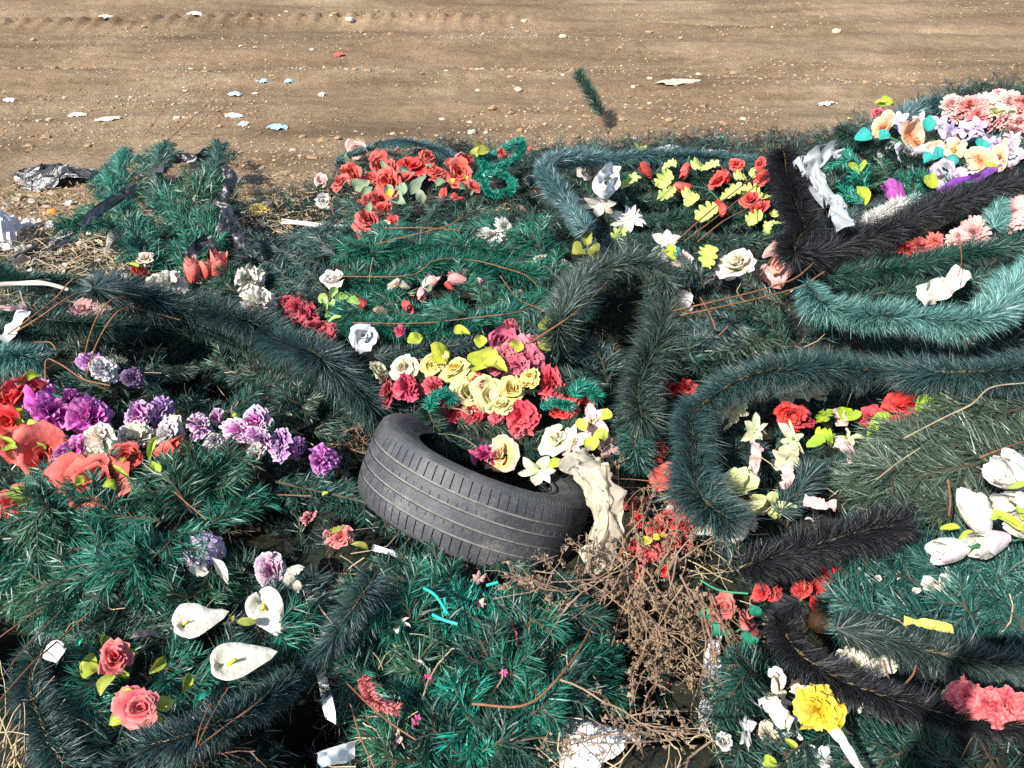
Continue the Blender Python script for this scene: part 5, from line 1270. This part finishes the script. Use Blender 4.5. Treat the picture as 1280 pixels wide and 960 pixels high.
for lab, px, py, sx, sy, mt in [('largest light blue film scrap on the dirt above the fir spray', 346, 160, 12, 9, M_BLUEFILM), ('light blue film scrap on dirt at the tip of a thin stalk', 294, 119, 9, 6, M_BLUEFILM), ('tiny dark teal scrap on the dirt right of the blue film', 330, 103, 6, 4, M_BLUEFILM), ('tiny teal scrap, farthest right of the blue film bits', 361, 103, 6, 4, M_BLUEFILM),
                                ('red scrap lying alone on the dirt track', 424, 70, 7, 4, M_REDBIT), ('white paper scrap on dirt above the black bag, left one', 97, 145, 11, 6, M_CARD), ('longer white paper scrap on dirt, right of the left one', 135, 150, 15, 5, M_CARD), ('white paper scrap alone at the left edge of the dirt', 12, 127, 8, 4, M_FOAM),
                                ('pale pinkish scrap near the top edge of the dirt', 131, 23, 9, 4, M_CARD), ('white crumpled scrap in the far dirt rut', 243, 19, 9, 4, M_FOAM), ('small upright white scrap on dirt right of the blue film', 402, 120, 4, 6, M_FOAM), ('flat whitish torn paper on dirt at far right', 1033, 131, 14, 5, M_CARD), ('pale dried mud cake on dirt left of the torn paper', 850, 103, 30, 9, M_STONE),
                                ('white film scrap caught behind the red tulips', 835, 186, 15, 7, M_BAGWHITE), ('second white film scrap, right behind the red tulips', 893, 192, 15, 8, M_BAGWHITE), ('pale scrap on dirt below the blue film', 292, 146, 14, 6, M_CARD), ('pale scrap in straw at the foot of the fir spray', 305, 156, 8, 5, M_CARD), ('white scrap under the carnation row at heap left', 402, 250, 9, 11, M_FOAM)]:
    crumple_thing('scrap', lab, 'scrap', px, py, sx, sy, 5, mt, .0, rng.uniform(-20, 20), 5, .5, 18, 'small scraps on the dirt')
def lump(name, label, cat, px, py, rpx, mat, lift=.0, flat=.8, rough=.18, group=None, n=18):
    p = at(px, py, lift); r = rpx * mpp(p)
    a = np.linspace(0, 2 * math.pi, 2 * n, endpoint=False); b = np.linspace(-1.56, 1.56, n)
    d = np.stack([np.cos(b)[:, None] * np.cos(a), np.cos(b)[:, None] * np.sin(a), np.sin(b)[:, None] + 0 * a], -1)
    s = rng.random() * 50
    k = 1 + rough * 2 * fbm(d[..., 0] * 1.7 + s, d[..., 1] * 1.7 + d[..., 2] * 1.3 + s, 3)
    m = MB(); m.grid(p + d * (k * r)[..., None] * np.array([1, 1, flat]) + np.array([0, 0, r * flat * .7]), wrap=True)
    return single(m.build(name, mat, smooth=True), name, label, cat, group)
lump('orange_peel', 'small orange fruit lying in dry straw at far left', 'fruit', 66, 268, 7, M_ORANGE, .0, .6)
lump('brown_ball', 'brown round shell nestled in the bend of the black looped garland', 'shell', 1024, 783, 16, M_BROWNBALL, .13, .9, .1)
for i, (lab, px, py, r) in enumerate([('largest pale stone on the far dirt track', 438, 27, 6), ('pale stone right of the largest one', 655, 28, 4), ('small pale stone by the track middle', 648, 114, 5), ('flat pale stone at the track centre right', 704, 48, 5), ('pale stone on the dirt above the frosted wreath', 812, 100, 4), ('pale stone close behind the tinsel bow', 590, 168, 6), ('pale stone on the dirt at far right', 1045, 42, 6), ('pale stone nearest the straw at left', 222, 150, 5)]):
    lump('stone', lab, 'stone', px, py, r, M_STONE, -.01, .6, .35, 'pale stones on the dirt', 10)
# lone sprig stuck in the dirt
t = Thing('fir_branch', 'lone green fir sprig standing upright in the bare dirt', 'fir branch', 760, 168, 'loose fir branches')
p0 = at(760, 168, 0); p1 = p0 - RT * .20 + UP * .42 + np.array([0, -.05, 0]); m, w = MB(), MB()
pp = spline([p0, (p0 + p1) / 2 + RT * .02, p1], 12); w.tube(pp, np.linspace(.004, .002, 12), 5)
for k in range(3, 11): twig_needles(m, pp[k], pp[k + 1], .095, 2000, .0042, np.array([0, -1, .3]), .75, .9)
o = m.build('needles', NEED['deep_green'], t.e, t.loc); w.build('stem', M_STEM, o, t.loc)
t = Thing('fir_branch', 'short fir stub lying near the dry stalks, bottom left', 'fir branch', 160, 940, 'loose fir branches'); t.branch((230, 930, 140, 960), 44, 'blue_green', 6, .036, 900)
# white bits
def strip_thing(name, label, cat, pts, w, mat, lift, crump=.2, group=None):
    P_ = np.array([at(p[0], p[1], lift) for p in pts])
    m = ribbon_mesh(P_, w * mpp(P_[0]), crump, 2, 7); return single(m.build(name, mat, smooth=True), name, label, cat, group)
strip_thing('plastic_strip', 'flat white plastic strip standing in the gap beside the fir heart', 'plastic strip', [(401, 838), (406, 862), (412, 890), (413, 902)], 15, M_FOAM, .22, .1, 'white plastic strips')
strip_thing('plastic_strip', 'torn white plastic shard at the bottom edge left of the emerald wreath', 'plastic strip', [(398, 950), (420, 944), (445, 938)], 24, M_FOAM, .2, .3, 'white plastic strips')
strip_thing('plastic_strip', 'white feathery strip on the ground under the tyre branch', 'plastic strip', [(465, 684), (485, 690), (505, 696), (520, 700)], 8, M_FOAM, .13, .3, 'white plastic strips')
strip_thing('plastic_strip', 'pale plastic strip curving along the heap edge by the coral roses', 'plastic strip', [(352, 276), (385, 280), (410, 283), (435, 284)], 7, M_WHITE, .06, .3, 'white plastic strips')
strip_thing('plastic_strip', 'long pale grey strip lying across the left edge garlands', 'plastic strip', [(-10, 356), (25, 354), (55, 354), (85, 362)], 6, M_CARD, .17, .2, 'white plastic strips')
strip_thing('plastic_strip', 'pinkish white plastic leaf under the rusty wire pair at left', 'plastic strip', [(30, 388), (22, 400), (12, 415), (0, 425)], 18, M_WHITE, .16, .3, 'white plastic strips')
strip_thing('plastic_strip', 'pale pink strip by the left edge', 'plastic strip', [(-5, 384), (15, 385), (32, 382)], 8, simple_mat('pink_film', (.62, .40, .36), .5), .18, .3, 'white plastic strips')
strip_thing('plastic_strip', 'black plastic strip trailing from the fir spray to the white bag', 'plastic strip', [(100, 288), (70, 300), (40, 312), (20, 326)], 12, M_BLACKBAG, .05, .6)
strip_thing('plastic_strip', 'second black plastic strip in straw under the white bag', 'plastic strip', [(85, 300), (55, 318), (30, 330), (15, 318)], 10, M_BLACKBAG, .04, .6)

# ------------------------------------------------------------------ rusty wires
for lab, pts, r in [('longest rusty wire of the pair reaching left over the dark hollow', [(820, 394), (870, 382), (930, 368), (985, 352), (1010, 335), (1035, 308)], 1.7), ('lower rusty wire of the pair left of the turquoise garland', [(850, 394), (900, 384), (960, 370), (1000, 358), (1030, 340)], 1.7),
                    ('straight rusty wire crossing the red tulips, upper one', [(845, 302), (890, 262), (940, 222), (955, 208)], 1.3), ('straight rusty wire crossing the red tulips, lower one', [(872, 302), (905, 276), (935, 260), (960, 240)], 1.3), ('middle rusty wire crossing the red tulips', [(855, 302), (900, 268), (950, 228)], 1.2),
                    ('rusty wire upright beside the pale pink rose', [(950, 345), (968, 318), (985, 290)], 1.5), ('rusty wire stub under the wire pair', [(875, 372), (885, 388), (895, 412)], 1.4), ('short rusty wire below the wire pair', [(898, 420), (910, 408)], 1.6),
                    ('rusty wire hoop arching highest over the left garlands', [(0, 424, .1), (35, 400), (70, 372), (90, 350, .28), (110, 345, .22)], 1.5), ('second rusty wire arching over the left garlands', [(5, 424, .1), (50, 396), (85, 372, .26), (105, 366, .24), (125, 368, .2)], 1.5),
                    ('rusty wire bent down in front of the pale pink rose', [(102, 462, .12), (112, 420, .22), (125, 390, .30), (140, 375, .32), (158, 372, .28), (170, 380, .25)], 1.6), ('rusty wire bent like a cane over the long garland', [(108, 470, .12), (120, 432, .22), (138, 400, .32), (155, 386, .33), (180, 388, .28), (225, 400, .30)], 1.6),
                    ('rusty wire corner piece above the purple carnations', [(57, 478), (58, 450), (75, 455), (105, 474), (138, 482)], 1.5), ('short rusty wire bracket above the corner piece', [(42, 428), (62, 428), (70, 436)], 1.4),
                    ('rusty wire standing among straw at the fir spray', [(200, 185, .05), (232, 155, .15), (278, 116, .3)], .9), ('thin rusty stalk right of the standing wire', [(262, 185, .05), (272, 155, .15), (284, 125, .25)], .9), ('thin rusty stalk left in straw above the fir spray', [(180, 170, .03), (195, 150, .12), (204, 138, .2)], .8),
                    ('rusty wire across the coral rose wreath', [(470, 305), (515, 294), (560, 282), (575, 272)], 1.2), ('second thin wire by the coral rose wreath', [(480, 285), (535, 285), (575, 288)], 1.0), ('rusty wire sticking up left of the coral roses', [(410, 235), (412, 250), (418, 270)], 1.0),
                    ('rusty wire along the bottom left, thickest', [(0, 875), (40, 830), (85, 790), (112, 765)], 1.8), ('rusty wire behind the thickest one, bottom left', [(0, 850), (30, 812), (70, 770)], 1.6), ('rusty wire highest of three at bottom left', [(-5, 800), (20, 782), (55, 758)], 1.4),
                    ('rusty wire fanning left from the bottom dry tuft', [(248, 930), (262, 900), (285, 860)], 1.5), ('rusty wire fanning right from the bottom dry tuft', [(250, 932), (285, 905), (320, 880), (345, 855)], 1.6), ('thin rusty wire upright from the bottom dry tuft', [(245, 935), (250, 910), (262, 880)], 1.3),
                    ('rusty wire crossing the emerald wreath from lower left', [(430, 850), (460, 880), (490, 905), (520, 925)], 1.8), ('rusty wire rising from the bottom edge near the white shard', [(438, 880), (450, 920), (468, 960)], 1.6), ('horizontal rusty stalk in the shade left of the tyre branch', [(300, 615), (340, 618), (390, 620)], 1.4), ('thin rusty wire over the lower left fir branches', [(218, 615), (235, 630), (258, 650)], 1.3),
                    ('thick rusty wire hook in front of the shredded white flower', [(1105, 825), (1112, 850), (1125, 858), (1140, 845), (1145, 832)], 2.3), ('rusty wire between the black garland and tulips', [(1112, 640), (1122, 655), (1135, 668), (1125, 675)], 2.0), ('rusty wire hooked over the grey green mass', [(1225, 572), (1250, 562), (1280, 552)], 2.0), ('brown stub standing in the grey green mass', [(1185, 600), (1188, 625), (1186, 645)], 2.2),
                    ('thin wire over the emerald strand at right', [(1200, 300), (1202, 325), (1198, 345)], 1.0), ('thin white wire arching right of the tyre film', [(762, 598), (800, 600), (835, 606), (860, 620)], 1.0), ('thin pale wire arching over the small red blooms', [(775, 640), (800, 612), (835, 612), (865, 630)], 1.0)]:
    loose_wire(lab, pts, r, .22)

# ------------------------------------------------------------------ dry weeds
rr = random.Random(4)
build_weeds('big tangle of dry brown weed with seed clusters, hanging below the tyre film', [(rr.uniform(750, 860), rr.uniform(690, 740), rr.uniform(730, 900), rr.uniform(800, 900), .16, .10) for _ in range(15)], depth=2, seedy=4, r=.0020)
build_weeds('dry weed stalks branching left across the emerald wreath', [(rr.uniform(760, 800), rr.uniform(690, 730), rr.uniform(620, 700), rr.uniform(730, 830), .17, .20) for _ in range(4)], depth=2, seedy=3, r=.0019)
build_weeds('dry weed stalks crossing the dirty white sack at the bottom', [(rr.uniform(800, 900), rr.uniform(830, 930), rr.uniform(600, 760), rr.uniform(880, 980), .14, .18) for _ in range(7)] + [(700, 850, 900, 880, .2, .2), (640, 930, 760, 830, .2, .22)], depth=2, seedy=2, r=.0022)
build_weeds('dry twig thicket growing over the small red blooms', [(rr.uniform(770, 840), rr.uniform(680, 740), rr.uniform(760, 900), rr.uniform(590, 680), .10, .18) for _ in range(11)], depth=2, seedy=1, r=.0022)
build_weeds('dark reddish dry roots right of the seed cluster tangle', [(rr.uniform(860, 890), rr.uniform(740, 770), rr.uniform(870, 940), rr.uniform(790, 850), .13, .10) for _ in range(10)], mat=M_WEEDDARK, depth=1, seedy=1, r=.0024)
build_weeds('straight dry grass stalks fanned in the bottom left corner', [(rr.uniform(-30, 40), rr.uniform(930, 985), rr.uniform(-10, 80), rr.uniform(790, 900), .08, .16) for _ in range(26)], mat=M_STRAW, depth=0, seedy=0, r=.0015, name='dry_grass', cat='dry grass')
build_weeds('dry weed tuft at the left end of the tyre', [(rr.uniform(400, 430), rr.uniform(545, 560), rr.uniform(440, 480), rr.uniform(520, 550), .08, .12) for _ in range(8)], mat=M_WEEDDARK, depth=1, seedy=0, r=.0022)
build_weeds('pale dry twig sticking out at the right foot of the tyre', [(740, 720, 712, 672, .10, .16), (740, 720, 726, 680, .10, .16)], depth=1, seedy=3, r=.0028)
build_weeds('dry twig litter running along under the tyre', [(560, 690, 700, 722, .1, .1), (640, 708, 760, 730, .1, .1), (700, 725, 820, 735, .1, .14)], depth=1, seedy=1, r=.002)
build_weeds('dry brown tuft in the bottom left behind the rusty wires', [(250, 945, rr.uniform(200, 330), rr.uniform(870, 930), .08, .14) for _ in range(7)], mat=M_WEEDDARK, depth=1, seedy=0, r=.0018)
# ------------------------------------------------------------------ the photographer, whose shadow falls at the lower right
def build_person():
    J = [((0, -.40, 1.00), .150), ((0, -.40, 1.18), .135), ((0, -.40, 1.38), .165), ((0, -.385, 1.50), .075), ((0, -.365, 1.58), .065), ((0, -.345, 1.68), .098), ((0, -.345, 1.79), .085),
         ((-.19, -.40, 1.45), .070), ((-.26, -.30, 1.22), .048), ((-.13, -.14, 1.44), .050), ((-.062, -.06, 1.585), .044),
         ((.19, -.40, 1.45), .070), ((.26, -.30, 1.22), .048), ((.13, -.14, 1.44), .050), ((.062, -.06, 1.585), .044),
         ((-.10, -.40, .92), .100), ((-.11, -.38, .50), .066), ((-.12, -.41, .09), .048), ((-.13, -.29, .045), .040),
         ((.10, -.40, .92), .100), ((.11, -.38, .50), .066), ((.12, -.41, .09), .048), ((.13, -.29, .045), .040)]
    E = [(0, 1), (1, 2), (2, 3), (3, 4), (4, 5), (5, 6), (2, 7), (7, 8), (8, 9), (9, 10), (2, 11), (11, 12), (12, 13), (13, 14), (0, 15), (15, 16), (16, 17), (17, 18), (0, 19), (19, 20), (20, 21), (21, 22)]
    for sg, w in ((-1, 10), (1, 14)):                       # four fingers and a thumb closing round the phone
        for k in range(4):
            n = len(J); x = sg * (.090 - .004 * k); z = 1.690 + .020 * k
            J += [((sg * .092, -.054, 1.650 + .010 * k), .013), ((sg * .092, -.030, z), .009), ((sg * (.074 + .003 * k), -.022, z + .004), .008)]
            E += [(w, n), (n, n + 1), (n + 1, n + 2)]
        n = len(J); J += [((sg * .080, -.068, 1.655), .012), ((sg * .068, -.058, 1.70), .009)]; E += [(w, n), (n, n + 1)]
    me = bpy.data.meshes.new('person'); me.from_pydata([j[0] for j in J], E, [])
    o = bpy.data.objects.new('person', me); COL.objects.link(o)
    sk = o.modifiers.new('skin', 'SKIN'); sk.use_smooth_shade = True
    o.modifiers.new('sub', 'SUBSURF').levels = 2; o.modifiers['sub'].render_levels = 2
    for v, j in zip(me.skin_vertices[0].data, J): v.radius = (j[1], j[1])
    me.skin_vertices[0].data[0].use_root = True
    me.materials.append(M_SKIN)
    o['label'] = 'photographer in dark clothes holding up a phone, casting the shadow at lower right'; o['category'] = 'person'
    m = MB(); x, y, z = .080, .004, .040
    v = np.array([[a * x, b * y, c * z] for a in (-1, 1) for b in (-1, 1) for c in (-1, 1)]) + np.array([0, -.036, 1.735])
    m.add(v, None, [[0, 1, 3, 2], [4, 6, 7, 5], [0, 4, 5, 1], [2, 3, 7, 6], [0, 2, 6, 4], [1, 5, 7, 3]])
    ph = single(m.build('phone', simple_mat('phone_case', (.02, .02, .022), .3)), 'phone', 'black phone held level in both hands of the photographer', 'phone')
    b = ph.modifiers.new('bevel', 'BEVEL'); b.width = .003; b.segments = 3
build_person()
